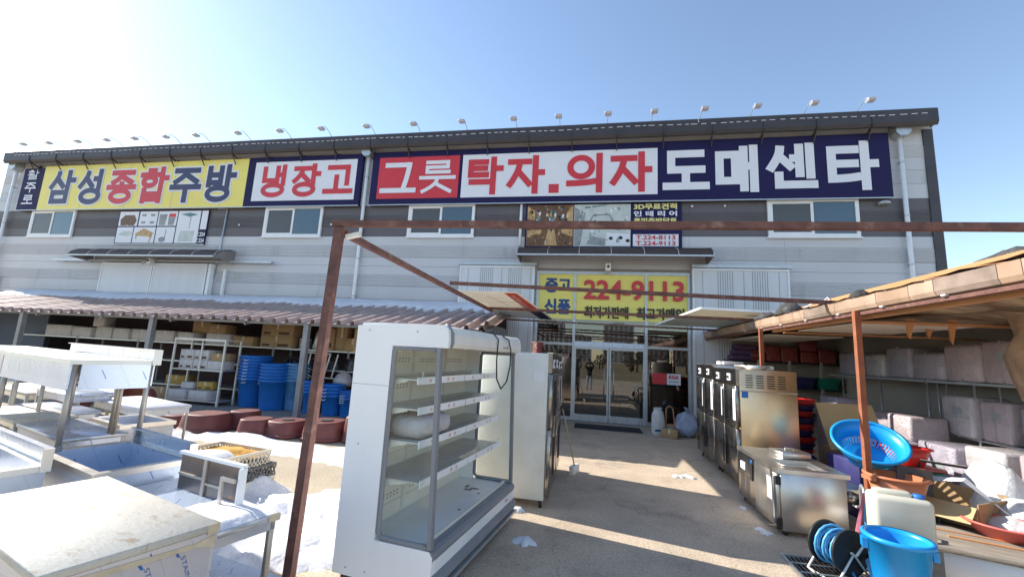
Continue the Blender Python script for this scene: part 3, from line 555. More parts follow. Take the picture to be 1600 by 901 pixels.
part(b2, 'lettering', s_whi, letter('인 테 리 어', 1.34, 2.72, 6.75, 6.95, by-.008, .05), world=True)
part(b2, 'lettering', pal_y, letter('홈및주방닥트', 1.34, 2.72, 6.51, 6.71, by-.008, .05), world=True)
part(b2, 'phone_panel', s_whi, MB().box(1.32, 2.76, by-.006, by, 5.73, 6.14), world=True)
part(b2, 'lettering', s_red, letter('T.224-8113', 1.42, 2.66, 5.96, 6.11, by-.009, .03), world=True)
part(b2, 'lettering', s_red, letter('T.224-9113', 1.42, 2.66, 5.76, 5.91, by-.009, .03), world=True)
s4 = signboard('small white notice board at the left end of the lean-to roof', -27.15, -25.95, 3.55, 4.3, s_whi)
part(s4, 'lettering', s_red, MB().box(-27.0, -26.5, SY-.01, SY, 4.05, 4.15), world=True); part(s4, 'print_line', s_red, MB().box(-27.0, -26.1, SY-.01, SY, 3.8, 3.84), world=True)

# ------------------------------------------------------------------ roof lamps
lamp = thing('sign_lamp', 'gooseneck flood lamp arching over the charcoal roof edge', 'lamp', (0, 13.9, 9.93), group='gooseneck lamps along the roof edge')
part(lamp, 'arm', galv, MB().tube([(0, 0, 0), (0, -.25, .13), (0, -.46, .20), (0, -.58, .20), (0, -.68, .14), (0, -.74, .05)], .012, 6))
part(lamp, 'lamp_head', pm('lamp_housing', (.55, .5, .5), .4, .4), MB().rbox(-.115, .115, -.88, -.66, -.01, .055, .028, 2))
part(lamp, 'lens', s_whi, MB().box(-.095, .095, -.86, -.68, -.024, -.01))
LX = [-20.45, -19.26, -17.95, -16.69, -15.49, -14.2, -13.0, -11.39, -9.85, -8.38, -6.85, -5.33, -3.82, -2.29, -1.01, .34, 1.55, 2.82, 4.09, 5.4, 6.64]
for i, x in enumerate(LX):
    o = lamp if i == 0 else copy_tree(lamp); o.location = (x*1.2037, 13.9, 9.93); o['label'] = ORD[i]+' gooseneck roof lamp counted from the end above the narrow navy board'
# ------------------------------------------------------------------ rusty pipe frame
fr = thing('pipe_gantry', 'rusty red square tube frame spanning the driveway on a tall post', 'frame', (-2.44, 3.54, 0))
part(fr, 'post', rust, MB().bar((-2.46, 3.53, 0), (-2.46, 3.66, 3.10), .076), world=True)
part(fr, 'post', rust, MB().bar((4.25, 3.66, 0), (4.25, 3.66, 3.02), .062), world=True)
part(fr, 'front_beam', rust, MB().bar((-2.53, 3.66, 3.145), (4.4, 3.66, 3.075), .06, .058), world=True)
part(fr, 'side_rail', rust, MB().bar((-2.44, 3.72, 3.065), (-2.44, 10.25, 3.02), .062, .062), world=True)
part(fr, 'cross_bar', rust, MB().bar((-2.44, 7.0, 3.145), (3.75, 7.0, 2.965), .055, .058), world=True)
part(fr, 'cross_bar', rust, MB().bar((-2.5, 10.2, 3.08), (3.95, 10.2, 3.0), .055, .062), world=True)
part(fr, 'cross_bar', rust, MB().bar((-2.6, 12.7, 3.03), (4.2, 12.7, 2.93), .045, .045), world=True)
part(fr, 'gusset', white_o, MB().bar((-2.40, 3.70, 3.02), (-2.26, 3.70, 3.05), .05, .04), world=True)
pb = thing('panel_board', 'old white sign panel with red strip lying over the frame beside the left shed', 'board', (-1.9, 10, 3.12))
part(pb, 'board', board_t, MB().add([(-2.75, 8.35, 3.20), (-1.48, 8.35, 3.20), (-1.15, 12.95, 3.10), (-2.75, 12.95, 3.12), (-2.75, 8.35, 3.225), (-1.48, 8.35, 3.225), (-1.15, 12.95, 3.125), (-2.75, 12.95, 3.145)], [(0, 1, 2, 3), (4, 7, 6, 5), (0, 4, 5, 1), (1, 5, 6, 2), (2, 6, 7, 3), (3, 7, 4, 0)]), world=True)
part(pb, 'red_strip', translucent('strip_red', (.62, .10, .07), .5), MB().add([(-1.75, 8.35, 3.193), (-1.50, 8.35, 3.193), (-1.3, 11.2, 3.131), (-1.62, 11.2, 3.131)], [(0, 1, 2, 3)]), world=True)
part(pb, 'shaded_strip_end', s_nav, MB().add([(-1.62, 11.2, 3.131), (-1.3, 11.2, 3.131), (-1.17, 12.95, 3.093), (-1.5, 12.95, 3.093)], [(0, 1, 2, 3)]), world=True)  # navy paints the building shadow onto the far end of the strip
tx = glyphs('시공무료견적'); ax = min(q[0] for q in tx[0]); bx_ = max(q[0] for q in tx[0])
part(pb, 'lettering', s_whi, MB().add([(-1.56-.15*(q[1]) + .07*((q[0]-ax)/(bx_-ax)), 8.6+(q[0]-ax)/(bx_-ax)*2.4, 3.182-.0218*((q[0]-ax)/(bx_-ax)*2.4)) for q in tx[0]], tx[1]), world=True)
part(pb, 'seam', p_gry, MB().bar((-2.3, 9.0, 3.18), (-1.9, 9.0, 3.18), .012, .004).bar((-2.1, 9.6, 3.167), (-1.7, 9.6, 3.167), .012, .004).bar((-2.2, 8.7, 3.186), (-2.0, 10.2, 3.155), .01, .004), world=True)
pb2 = thing('panel_board', 'stained cream panel lying over the frame beside the right shed roof', 'board', (3.3, 11, 3.15))
part(pb2, 'board', translucent('panel_board_cream', (.72, .66, .54), .5, dirt=(.4, .3, .16)), MB().add([(2.42, 9.95, 3.20), (4.6, 9.95, 3.14), (4.6, 12.9, 3.02), (1.9, 12.9, 3.05), (2.42, 9.95, 3.225), (4.6, 9.95, 3.165), (4.6, 12.9, 3.045), (1.9, 12.9, 3.075)], [(0, 1, 2, 3), (4, 7, 6, 5), (0, 4, 5, 1), (1, 5, 6, 2), (2, 6, 7, 3), (3, 7, 4, 0)]), world=True)
part(pb2, 'edge_frame', white, MB().bar((2.40, 9.93, 3.20), (1.88, 12.9, 3.05), .05, .05).bar((2.40, 9.93, 3.20), (4.6, 9.93, 3.14), .05, .05), world=True)

# ------------------------------------------------------------------ left lean-to shed
ls = thing('lean_to_shed', 'open lean-to shed with brown ribbed roof and snow along its top', 'shed', (-10, 10, 0))
RX0, RX1, RYF, RZF, RYB, RZB = -25.2, -2.62, 9.95, 2.50, 13.95, 3.48
pit = .38; ns = 2; x = RX0; k = 0
def roof_sheet(x0, n, lift=0., dz=0., skew=0.):
    prof = [(0, 0)]
    for i in range(n):
        a = i*pit; prof += [(a+.11, 0), (a+.145, .105), (a+.215, .105), (a+.25, 0)]
    prof.append((n*pit+.03, .004)); q = len(prof); v = []
    for (yy, zz) in ((RYF, RZF), (RYB, RZB)): v += [(x0+a+(skew if yy == RYF else 0), yy, zz+b+lift+(dz if yy == RYF else 0)) for a, b in prof]
    return MB().add(v, [(i, i+1, q+i+1, q+i) for i in range(q-1)])
while x < RX1-.1:
    part(ls, 'roof_sheet', roofm, roof_sheet(x, ns, (k % 2)*.006, random.uniform(-.012, .012)), world=True); x += ns*pit; k += 1
part(ls, 'roof_sheet', roofm, roof_sheet(RX1-.15, 1, .03, .10, .12), world=True, label='bent loose last roof sheet')
part(ls, 'eaves_beam', pm('grey_steel', (.28, .28, .29), .6, .2), MB().bar((RX0, RYF+.2, RZF-.02), (RX1, RYF+.2, RZF-.02), .06, .07), world=True)
gs = MATS['grey_steel']
part(ls, 'wall_beam', gs, MB().bar((RX0, RYB-.1, RZB-.09), (RX1, RYB-.1, RZB-.09), .06, .08), world=True)
x = -24.0
while x < -2.5: part(ls, 'rafter', gs, MB().bar((x, RYF+.12, RZF-.07), (x, RYB-.05, RZB-.12), .05, .08), world=True); x += 2.45
for px in (-22.3, -17.25, -12.4, -7.42, -2.75): part(ls, 'post', gs, MB().box(px-.07, px+.07, 10.08, 10.2, 0, 2.5), world=True)
part(ls, 'back_wall', maroon, MB().box(RX0, -2.7, 13.55, 13.6, 0, 3.3), world=True)
part(ls, 'end_wall', pm('blue_grey_sheet', (.10, .13, .18), .6, .1, .1, 2.), MB().box(-25.2, -25.15, 10, 13.5, 0, 2.6), world=True); part(ls, 'partition', MATS['blue_grey_sheet'], MB().box(-22.3, -19.7, 12.3, 12.35, 0, 2.6), world=True)
eb = MB()
for k in range(14): eb.box(-2.66-.02*(k % 2), -2.62-.02*(k % 2), 10.6+k*.21, 10.6+k*.21+.2, .0, 2.75)
part(ls, 'end_wall', gs, eb, world=True)
part(ls, 'floor_slab', pm('slab', (.26, .24, .22), .95, 0, .15, 2.), MB().box(-25, -2.9, 9.7, 13.5, 0, .09), world=True)
from mathutils import noise as mn
def snow_strip(x0, x1, y0f, y1, zf, thick, nx, ny, seed):
    mb = MB(); v = []
    for i in range(nx+1):
        xx = x0+(x1-x0)*i/nx; edge = y0f+.55*mn.noise((xx*.9, seed, 0))+.2*mn.noise((xx*3.1, seed, 5))
        for j in range(ny+1):
            t = j/ny; yy = edge+(y1-edge)*t; h = thick*(1-(1-min(1, t*2.2))**2)*(1+.35*mn.noise((xx*2, yy*2, seed)))
            v.append((xx, yy, zf(yy)+(h if j else -.03)))
    mb.add(v, [(i*(ny+1)+j, (i+1)*(ny+1)+j, (i+1)*(ny+1)+j+1, i*(ny+1)+j+1) for i in range(nx) for j in range(ny)], True); return mb
rz = lambda y: RZF+(RZB-RZF)*(y-RYF)/(RYB-RYF)+.06
sn = part(ls, 'roof_snow', snowm, snow_strip(-23.6, -2.9, 12.75, 13.93, rz, .13, 180, 6, 3.3), world=True); sn['kind'] = 'stuff'

# ---- shelving inside
rk = thing('storage_rack', 'long grey steel rack of boxes along the back of the lean-to shed', 'rack', (-12, 12.3, .09))
for z in (.45, 1.22, 1.80):
    x = -20.2
    while x < -4.6: part(rk, 'shelf', galv, MB().box(x, x+2.56, 11.9, 12.75, z-.04, z), world=True); x += 2.6
x = -20.2
while x < -4.5:
    for yy in (11.92, 12.73): part(rk, 'upright', gs, MB().box(x-.03, x+.02, yy-.025, yy+.025, .09, 2.0 if yy > 12 else 1.82), world=True)
    x += 2.6
def carton(lbl, x, y, z, sx, sy, sz, mat, group, rz=0., pr=False, open_=False):
    o = thing('carton', lbl, 'box', (x, y, z), rz, group)
    part(o, 'body', mat, MB().rbox(-sx/2, sx/2, -sy/2, sy/2, 0, sz, .008, 1))
    part(o, 'tape', tape if mat != wbox else p_lit, MB().box(-.03, .03, -sy/2-.002, sy/2+.002, sz*.55, sz+.002))
    if pr: part(o, 'print', print_d, MB().box(sx*.05, sx*.38, -sy/2-.003, -sy/2-.001, sz*.12, sz*.34).box(-sx*.42, -sx*.2, -sy/2-.003, -sy/2-.001, sz*.12, sz*.3))
    return o
GT = 'cartons on the top shelf of the lean-to rack'
top = [(-18.6, 1.15, .38, wbox), (-17.55, .95, .34, wbox), (-16.6, .7, .38, wbox), (-15.85, .75, .36, wbox), (-15.0, .85, .36, wbox), (-14.05, .8, .36, wbox), (-13.2, .7, .34, wbox), (-11.95, 1.0, .34, wbox), (-11.0, .8, .3, cboard)]
for (x, sx, sz, m), w_ in zip(top, ORD): carton(w_+' low carton along the top rack shelf counted from the blue grey end wall', x, 12.2, 1.802, sx*.92, .5, sz, m, GT, random.uniform(-.08, .08))
carton('small pale carton set on top of the low carton row', -17.0, 12.22, 2.19, .42, .4, .34, wbox, None, .1)
carton('brown flat carton resting on the low cartons by the second shed post', -12.05, 12.2, 2.145, .62, .45, .30, cboard, None, .05)
carton('brown carton behind the second shed post', -12.9, 12.4, 2.15, .7, .4, .38, cboard, None, 0)
for i in range(2): carton(('upper', 'lower')[1-i]+' brown printed carton of the stack of two on the top rack shelf', -9.75, 12.15, 1.802+i*.37, 1.12, .5, .365, cboard, 'two stacked printed brown cartons', .02, True)
carton('tall plain brown carton beside the silver tins', -8.05, 12.25, 1.802, .42, .45, .70, cboard, None, 0, True)
carton('tall plain brown carton against the bent tins', -7.62, 12.3, 1.802, .36, .45, .74, cboard, None, .06)
carton('small brown carton in front of the tall cartons', -7.15, 12.15, 1.802, .5, .4, .40, cboard, None, .03)
carton('big square brown carton with black print near the right end of the rack', -5.75, 12.2, 1.802, .95, .5, .78, cboard2, None, 0, True)
carton('second big brown carton half hidden by the rusty post', -6.75, 12.2, 1.802, .72, .5, .72, cboard2, None, 0)
carton('brown carton under the shelf of aluminium pots', -5.6, 12.2, .452, .9, .5, .7, cboard, None, 0, True)
tin = MB()
for k in range(4):
    z = k*.085; tin.lathe([(0, z), (.16, z), (.18, z+.03), (.18, z+.06), (.165, z+.08), (0, z+.08)], 16)
st1 = solo('tin_stack', 'stack of silver tins on the top rack shelf', 'tins', galv, tin, (-8.85, 12.1, 1.802))
st2 = solo('tin_stack', 'leaning roll of silver lids beside the tin stack', 'tins', galv, MB().lathe([(0, 0), (.17, 0), (.2, .05), (.2, .55), (.17, .62), (0, .62)], 16), (-8.45, 12.2, 1.79), rot=(0, .22, 0))
pr_ = [(0, 0), (.19, 0), (.21, .03), (.215, .24), (.235, .25), (.22, .27), (.10, .31), (.03, .32), (.03, .35), (0, .355)]
for i, (x, s) in enumerate(((-10.9, .8), (-9.2, .9), (-8.85, .85), (-8.3, .95), (-7.75, .9), (-7.1, 1.1), (-6.3, 1.15), (-5.75, 1.05), (-5.25, 1.0))):
    o = thing('cooking_pot', ORD[8-i]+' aluminium pot along the rack counted from the display case end', 'pot', (x, 12.05, 1.222), random.random()*3, 'aluminium pots on the rack')
    part(o, 'body', pot, MB().lathe([(r*s, z*s*1.2) for r, z in pr_[:5]], 18)); part(o, 'lid', pot, MB().lathe([(r*s, z*s*1.2) for r, z in pr_[4:]], 18))
    for sg in (-1, 1): part(o, 'handle', pot, MB().tube([(sg*.21*s, -.06, .17), (sg*.27*s, -.05, .19), (sg*.27*s, .05, .19), (sg*.21*s, .06, .17)], .012, 5))
# free standing white rack
wr = thing('wire_rack', 'low white angle iron rack standing before the blue bins', 'rack', (-11.15, 10.9, .05))
for x in (-12.02, -10.3):
    for y in (10.6, 11.15): part(wr, 'upright', white_o, MB().box(x-.022, x+.022, y-.022, y+.022, 0, 1.95), world=True)
for z in (.22, 1.08, 1.95): part(wr, 'shelf', galv if z < 1.9 else white_o, MB().box(-12.02, -10.3, 10.58, 11.17, z-.035, z), world=True)
part(wr, 'rail', white_o, MB().box(-12.0, -10.32, 10.585, 10.6, 1.9, 1.96).box(-11.1, -11.07, 10.6, 10.62, 1.08, 1.9), world=True)
GW = 'white cartons stacked on the white rack'
for r in range(2):
    for i in range(2): carton(('lower', 'upper')[r]+' white printed carton on the white rack, '+('end', 'inner')[i]+' stack', -11.62+i*.5, 10.88, 1.082+r*.275, .46, .45, .27, wbox, GW, .02, True)
carton('pale carton at the end of the middle shelf of the white rack', -10.62, 10.88, 1.082, .5, .45, .25, wbox, None, 0, False)
carton('brown carton lying on the pale carton of the white rack', -10.6, 10.9, 1.334, .46, .42, .22, cboard, None, .05)
carton('yellow carton on the bottom shelf of the white rack', -11.0, 10.95, .50, .5, .3, .22, ybox, None, .1, True)
carton('narrow cream carton beside the yellow carton', -11.6, 10.95, .50, .42, .3, .18, wbox, None, 0)
carton('white carton under the yellow carton', -10.95, 10.8, .222, .66, .45, .26, wbox, None, -.05)
carton('white carton under the cream carton', -11.68, 10.8, .222, .55, .45, .26, wbox, None, .05)
carton('brown box tucked at the left of the white rack', -12.75, 11.3, .092, .6, .5, .35, cboard, None, 0)
carton('yellow box on the low shelf behind the steel tables', -13.3, 12.2, .452, .8, .5, .28, ybox, None, 0)
for x in (-13.4, -12.7): carton('white box on the floor left of the white rack', x, 11.5, .092, .5, .4, .3, wbox, 'white boxes on the shed floor', 0)
lad = solo('step_frame', 'white tubular frame hung before the pots', 'frame', white_o, MB().bar((-8.6, 11.6, 1.0), (-8.45, 11.6, 1.75), .03).bar((-8.35, 11.6, 1.0), (-8.25, 11.6, 1.75), .03).bar((-7.75, 11.6, 1.0), (-7.6, 11.6, 1.72), .03).bar((-8.62, 11.6, 1.02), (-7.4, 11.6, 1.0), .03).bar((-8.45, 11.6, 1.72), (-7.6, 11.6, 1.70), .03).bar((-7.5, 11.6, .99), (-7.35, 11.6, 1.7), .03).bar((-8.5, 11.6, .1), (-8.6, 11.6, 1.0), .03).bar((-7.4, 11.6, .1), (-7.4, 11.6, 1.0), .03))
# blue bins
def bins(lbl, x, y, r0, r1, h, n, mat, group=None, step=.09):
    o = thing('bin_stack' if n > 1 else 'plastic_bin', lbl, 'bin', (x, y, .09), random.random()*2, group); z = 0
    part(o, 'bin', mat, MB().lathe([(0, .0), (r0, .0), (r0+.01, .03), (r1-.015, h-.05), (r1+.015, h-.05), (r1+.02, h), (r1-.01, h), (r1-.03, h-.06), (r0, .05), (0, .05)], 28))
    for k in range(1, n): part(o, 'bin_rim', mat, MB().lathe([(r1-.03, h+(k-1)*step+.002), (r1-.01, h+(k-1)*step+.03), (r1-.012, h+k*step-.045), (r1+.02, h+k*step-.04), (r1+.025, h+k*step), (r1-.01, h+k*step), (r1-.035, h+k*step-.05)], 28))
    for k in range(n):
        for sg in (-1, 1): part(o, 'handle', s_whi if mat is not bucketb else mat, MB().tube([(sg*(r1+.0), -.06, h-.1+k*step), (sg*(r1+.045), -.05, h-.13+k*step), (sg*(r1+.045), .05, h-.13+k*step), (sg*(r1+.0), .06, h-.1+k*step)], .009, 5))
    return o
bins('tallest stack of nested blue bins beside the white rack', -9.72, 11.2, .31, .42, .82, 8, binb)
bins('middle stack of nested blue bins next to the tallest stack', -8.82, 10.95, .32, .41, .82, 6, binb)
bins('stack of pale blue bins wrapped in clear film beside the shed post', -8.3, 11.15, .22, .29, .85, 6, binl)
bins('blue bin stack half behind the shed post', -7.55, 10.9, .20, .26, .6, 4, binb)
bins('short blue bin stack beside the rusty post', -6.9, 10.85, .22, .29, .55, 4, binb)
bins('small blue bin stack next to the white display case', -6.42, 10.85, .18, .24, .5, 4, binb, None, .06)
solo('film_heap', 'crumpled clear film heaped behind the short bin stack', 'plastic film', wrap2, MB().lathe([(0, 0), (.26, .02), (.3, .15), (.2, .32), (.08, .4), (0, .41)], 9), (-7.1, 11.6, .8))
# brown tubs turned over on the snow
def tub(lbl, x, y, r, h, sx=1.15, rzv=0., hole=False, group=None, rot=None, z=.02):
    o = thing('rubber_tub', lbl, 'tub', (x, y, z), rzv, group, rot)
    part(o, 'shell', tubm, MB().lathe([(r*1.05, 0), (r*1.07, .015), (r*1.06, .05), (r*1.0, .055), (r*.985, h*.3), (r*.90, h*.9), (r*.87, h*.97), (r*.82, h), (r*.8, h*1.0), (r*.4, h*.985), (0, h*.985)], 32, sx=sx, sq=1.2))
    if hole: part(o, 'base_ring', drk, MB().lathe([(r*.3, h+.001), (r*.33, h+.012), (r*.28, h+.012), (0, h+.004)], 18, sx=sx))
    return o
tub('widest brown tub turned over beside the steel tables', -8.16, 8.22, .42, .35, 1.05)
tub('brown tub turned over behind the widest tub', -7.72, 8.78, .30, .37, 1.)
tub('brown tub turned over between the widest tub and a ringed tub', -6.97, 8.28, .32, .32, 1., .2)
tub('brown tub with ringed base turned over in the middle of the snow edge', -6.36, 8.45, .375, .31, 1., -.1, True)
tub('brown tub with ringed base turned over next to the rusty post', -5.48, 8.50, .41, .36, 1., .1, True)
tub('dark brown tub turned over half hidden behind the small steel sink', -8.98, 8.3, .33, .26)
for x, y, a, l_ in ((-12.5, 8.6, 1.3, 'brown tub standing on edge behind the tall steel table'), (-10.7, 8.7, 1.15, 'brown tub tilted on edge behind the snow topped table'), (-11.55, 9.1, 1.0, 'brown tub leaning back on its edge against the shed floor')):
    tub(l_, x, y, .36, .25, 1., 0, False, None, (-a, 0, .3), .36)
tub('brown tub stack edge beside the display case panel', -4.72, 8.55, .30, .5, 1., 0)

# ------------------------------------------------------------------ snow on the ground
def snow_field(x0, x1, y0, y1, st, fn):
    nx = int((x1-x0)/st); ny = int((y1-y0)/st); idx = {}; v = []; f = []; H_ = {}
    for i in range(nx+1):
        for j in range(ny+1): H_[i, j] = fn(x0+i*st, y0+j*st)
    def vid(i, j):
        if (i, j) not in idx: idx[i, j] = len(v); v.append((x0+i*st, y0+j*st, max(-.02, H_[i, j])))
        return idx[i, j]
    for i in range(nx):
        for j in range(ny):
            if max(H_[i, j], H_[i+1, j], H_[i+1, j+1], H_[i, j+1]) > -.015: f.append((vid(i, j), vid(i+1, j), vid(i+1, j+1), vid(i, j+1)))
    return MB().add(v, f, True)
def blob(x, y, cx, cy, rx, ry): return 1-math.sqrt(((x-cx)/rx)**2+((y-cy)/ry)**2)
def sn1(x, y):
    b = max(blob(x, y, -5.0, 7.35, 2.3, .75), blob(x, y, -7.0, 7.7, 1.6, .65), blob(x, y, -3.6, 7.2, 1.3, .75), blob(x, y, -8.6, 7.6, 1.2, .5))
    n_ = .42*mn.noise((x*1.3, y*1.8, 1.))+.22*mn.noise((x*4, y*4, 2.))+.08*mn.noise((x*11, y*11, 2.))
    return .15*(b*1.3+n_-.34)
def sn2(x, y):
    b = max(blob(x, y, -3.3, 4.75, 1.2, 1.0), blob(x, y, -4.4, 5.2, .8, .6), blob(x, y, -2.5, 4.0, .9, .55), blob(x, y, -3.6, 3.9, 1.0, .6))
    n_ = .40*mn.noise((x*1.6, y*1.6, 4.))+.25*mn.noise((x*4.2, y*4.2, 7.))+.10*mn.noise((x*12, y*12, 2.))
    return .24*(b*1.25+n_-.36)
struct('snow', snowm, snow_field(-10, -2.2, 6.4, 8.5, .06, sn1), 'stuff')
struct('snow', snowm, snow_field(-5.6, -1.4, 3.0, 6.0, .05, sn2), 'stuff')
def clump(lbl, x, y, r, h, grp=None, sx=1.4, rz=0.):
    m = MB(); n = 22; v = [(0, 0, h)]
    for j, (q, zz) in enumerate(((.45, .85), (.8, .5), (1, -.02))):
        for k in range(n): a = 2*pi*k/n; rr = r*q*(1+.75*mn.noise((cos(a)*1.9+x*7, sin(a)*1.9, y*3))+.35*mn.noise((cos(a)*6, sin(a)*6, y*9))); v.append((rr*cos(a)*sx, rr*sin(a), h*zz*(1+.8*mn.noise((cos(a)*3, sin(a)*3, x*5+j)))))
    f = [(0, 1+k, 1+(k+1) % n) for k in range(n)]+[(1+j*n+k, 1+(j+1)*n+k, 1+(j+1)*n+(k+1) % n, 1+j*n+(k+1) % n) for j in range(2) for k in range(n)]
    solo('snow_clump', lbl, 'snow', snowm, m.add(v, f, True), (x, y, .006), rz, grp)
clump('lump of snow on the driveway beside the display case', -.63, 4.80, .075, .06)
clump('small snow lump under the corner of the white fridge', -.86, 5.68, .07, .05)
for x, y in ((2.17, 6.85), (2.1, 6.05), (2.14, 5.95)): clump('melting snow scrap along the foot of the undercounter fridge', x, y, .06, .015, 'snow scraps by the undercounter fridge', 1.2, 1.2)
for x, y, r in ((1.57, 8.24, .06), (1.74, 8.32, .06), (1.8, 8.22, .04)): clump('thin white scrap of snow on the shaded driveway', x, y, r, .03, 'snow scraps on the driveway', 1.6, -.3)
# ------------------------------------------------------------------ stainless tables in the left foreground (yard rotated a little)
TR = -.3044
def frame4(x0, x1, y0, y1, z0, z1, t=.012):
    return MB().box(x0, x1, y0, y0+t, z0, z1).box(x0, x1, y1-t, y1, z0, z1).box(x0, x0+t, y0+t, y1-t, z0, z1).box(x1-t, x1, y0+t, y1-t, z0, z1)
def table(lbl, loc, w, d, h, z0=0., top=film_top, apron=.0, amat=None, splash=0., under=None, inset=.04, leg_r=.022, smat=None, cat='table', name='steel_table', rz=TR, group=None, sq=True):
    o = thing(name, lbl, cat, (loc[0], loc[1], 0), rz, group)
    part(o, 'top', top, MB().rbox(-w, 0, -d, 0, h-.045, h, .006, 1))
    if apron: part(o, 'apron', amat or film_b, frame4(-w+.02, -.02, -d+.02, -.02, h-.045-apron, h-.047))
    for x in (-w+inset, -inset):
        for y in (-d+inset, -inset):
            part(o, 'leg', leg_m, (MB().rbox(x-leg_r, x+leg_r, y-leg_r, y+leg_r, z0, h-.046, .004, 1) if sq else MB().tube([(x, y, z0), (x, y, h-.046)], leg_r, 10)))
    if splash: part(o, 'backsplash', smat or film_w, MB().box(-w, 0, -.02, 0, h+.001, h+splash).box(-w, 0, -.05, -.02, h+splash-.012, h+splash))
    if under: part(o, 'undershelf', film_p, MB().box(-w+.03, -.03, -d+.03, -.03, under-.03, under))
    return o
def sink(lbl, loc, w, d, h, depth=.3, splash=.13, rz=TR, mat=film_b, rim=.07):
    o = thing('steel_sink', lbl, 'sink', (loc[0], loc[1], 0), rz)
    part(o, 'rim', steel, MB().box(-w, 0, -d, -d+rim, h-.05, h).box(-w, 0, -rim, 0, h-.05, h).box(-w, -w+rim, -d+rim, -rim, h-.05, h).box(-rim, 0, -d+rim, -rim, h-.05, h))
    part(o, 'basin', mat, MB().add([(-w+rim, -d+rim, h-.01), (-rim, -d+rim, h-.01), (-rim, -rim, h-.01), (-w+rim, -rim, h-.01), (-w+rim+.01, -d+rim+.01, h-depth), (-rim-.01, -d+rim+.01, h-depth), (-rim-.01, -rim-.01, h-depth), (-w+rim+.01, -rim-.01, h-depth)], [(0, 1, 5, 4), (1, 2, 6, 5), (2, 3, 7, 6), (3, 0, 4, 7), (4, 5, 6, 7)]))
    part(o, 'apron', mat, frame4(-w+.02, -.02, -d+.02, -.02, h-depth-.05, h-.052))
    for x in (-w+.05, -.05):
        for y in (-d+.05, -.05): part(o, 'leg', leg_m, MB().tube([(x, y, 0), (x, y, h-.05)], .022, 10))
    if splash: part(o, 'backsplash', mat, MB().box(-w, 0, -.018, 0, h+.001, h+splash).box(-w, 0, -.05, -.018, h+splash-.012, h+splash)); part(o, 'splash_end', steel, MB().box(.001, .02, -.07, 0, h-.05, h+splash))
    part(o, 'drain', steel, MB().lathe([(0, 0), (.05, 0), (.055, .006), (.03, .01), (0, .01)], 14, (-w/2, -d/2, h-depth+.001)))
    return o
# film wrapped cabinet table
T1 = thing('steel_cabinet', 'large film wrapped steel cabinet with stained flat top and taped edges', 'cabinet', (-2.30, 2.54, 0), TR)
part(T1, 'top', film_top, MB().rbox(-1.65, 0, -.82, 0, .755, .80, .005, 1))
part(T1, 'side_panel', film_p, MB().box(-.045, -.03, -.79, -.02, .05, .70))
part(T1, 'side_panel', film_b, MB().box(-1.62, -1.605, -.79, -.02, .05, .70))
part(T1, 'front_panel', film_p, MB().box(-1.62, -.03, -.805, -.79, .05, .70)); part(T1, 'back_panel', film_w, MB().box(-1.62, -.03, -.02, -.005, .05, .70))
part(T1, 'top_flange', film_w, frame4(-1.645, -.004, -.815, -.005, .70, .754, .02))
part(T1, 'masking_tape', tape, MB().add([(-.001, -.80, .705), (-.001, -.12, .69), (-.001, -.02, .66), (-.001, -.02, .735), (-.001, -.13, .715), (-.001, -.80, .742)], [(0, 1, 4, 5), (1, 2, 3, 4)]))
part(T1, 'masking_tape', tape, MB().box(.0005, .002, -.07, .0, .74, .802).box(-.09, .0, .0005, .002, .74, .80))
def side_text(s, par, x, y0, y1, z0, z1, mat, slant=.0):
    v, f = glyphs(s); ax, bx = min(q[0] for q in v), max(q[0] for q in v); az, bz = min(q[1] for q in v), max(q[1] for q in v)
    return part(par, 'film_print', mat, MB().add([(x, y0+(y1-y0)*(1-(q[1]-az)/(bz-az))*.07+slant*(q[0]-ax)/(bx-ax)+.0, z1-(z1-z0)*(q[0]-ax)/(bx-ax)) for q in v], f))
pblue = pm('film_print_blue', (.10, .16, .42), .5)
for y in (-.19, -.37, -.55, -.73):
    v, f = glyphs('STAINLESS STEEL'); bx = max(q[0] for q in v)
    part(T1, 'film_print', pblue, MB().add([(-.0285, y+.024*(q[1]/.7)+.15*q[0]/bx, .655-.41*q[0]/bx+.008*q[1]) for q in v], f))['kind'] = 'stuff'
    part(T1, 'film_dash', ledm, MB().add([(-.0285, y-.035, .69), (-.0285, y-.02, .69), (-.0285, y-.0, .655), (-.0285, y-.015, .655)], [(0, 1, 2, 3)]))
    part(T1, 'film_line', p_lit, MB().add([(-.0285, y-.11, .69), (-.0285, y-.108, .69), (-.0285, y+.142, .05), (-.0285, y+.14, .05)], [(0, 1, 2, 3)]))
part(T1, 'film_mark', p_gry, MB().add([(-.0285, -.60, .5), (-.0285, -.19, .02+.05), (-.0285, -.188, .02+.05), (-.0285, -.598, .5)], [(0, 1, 2, 3)]))
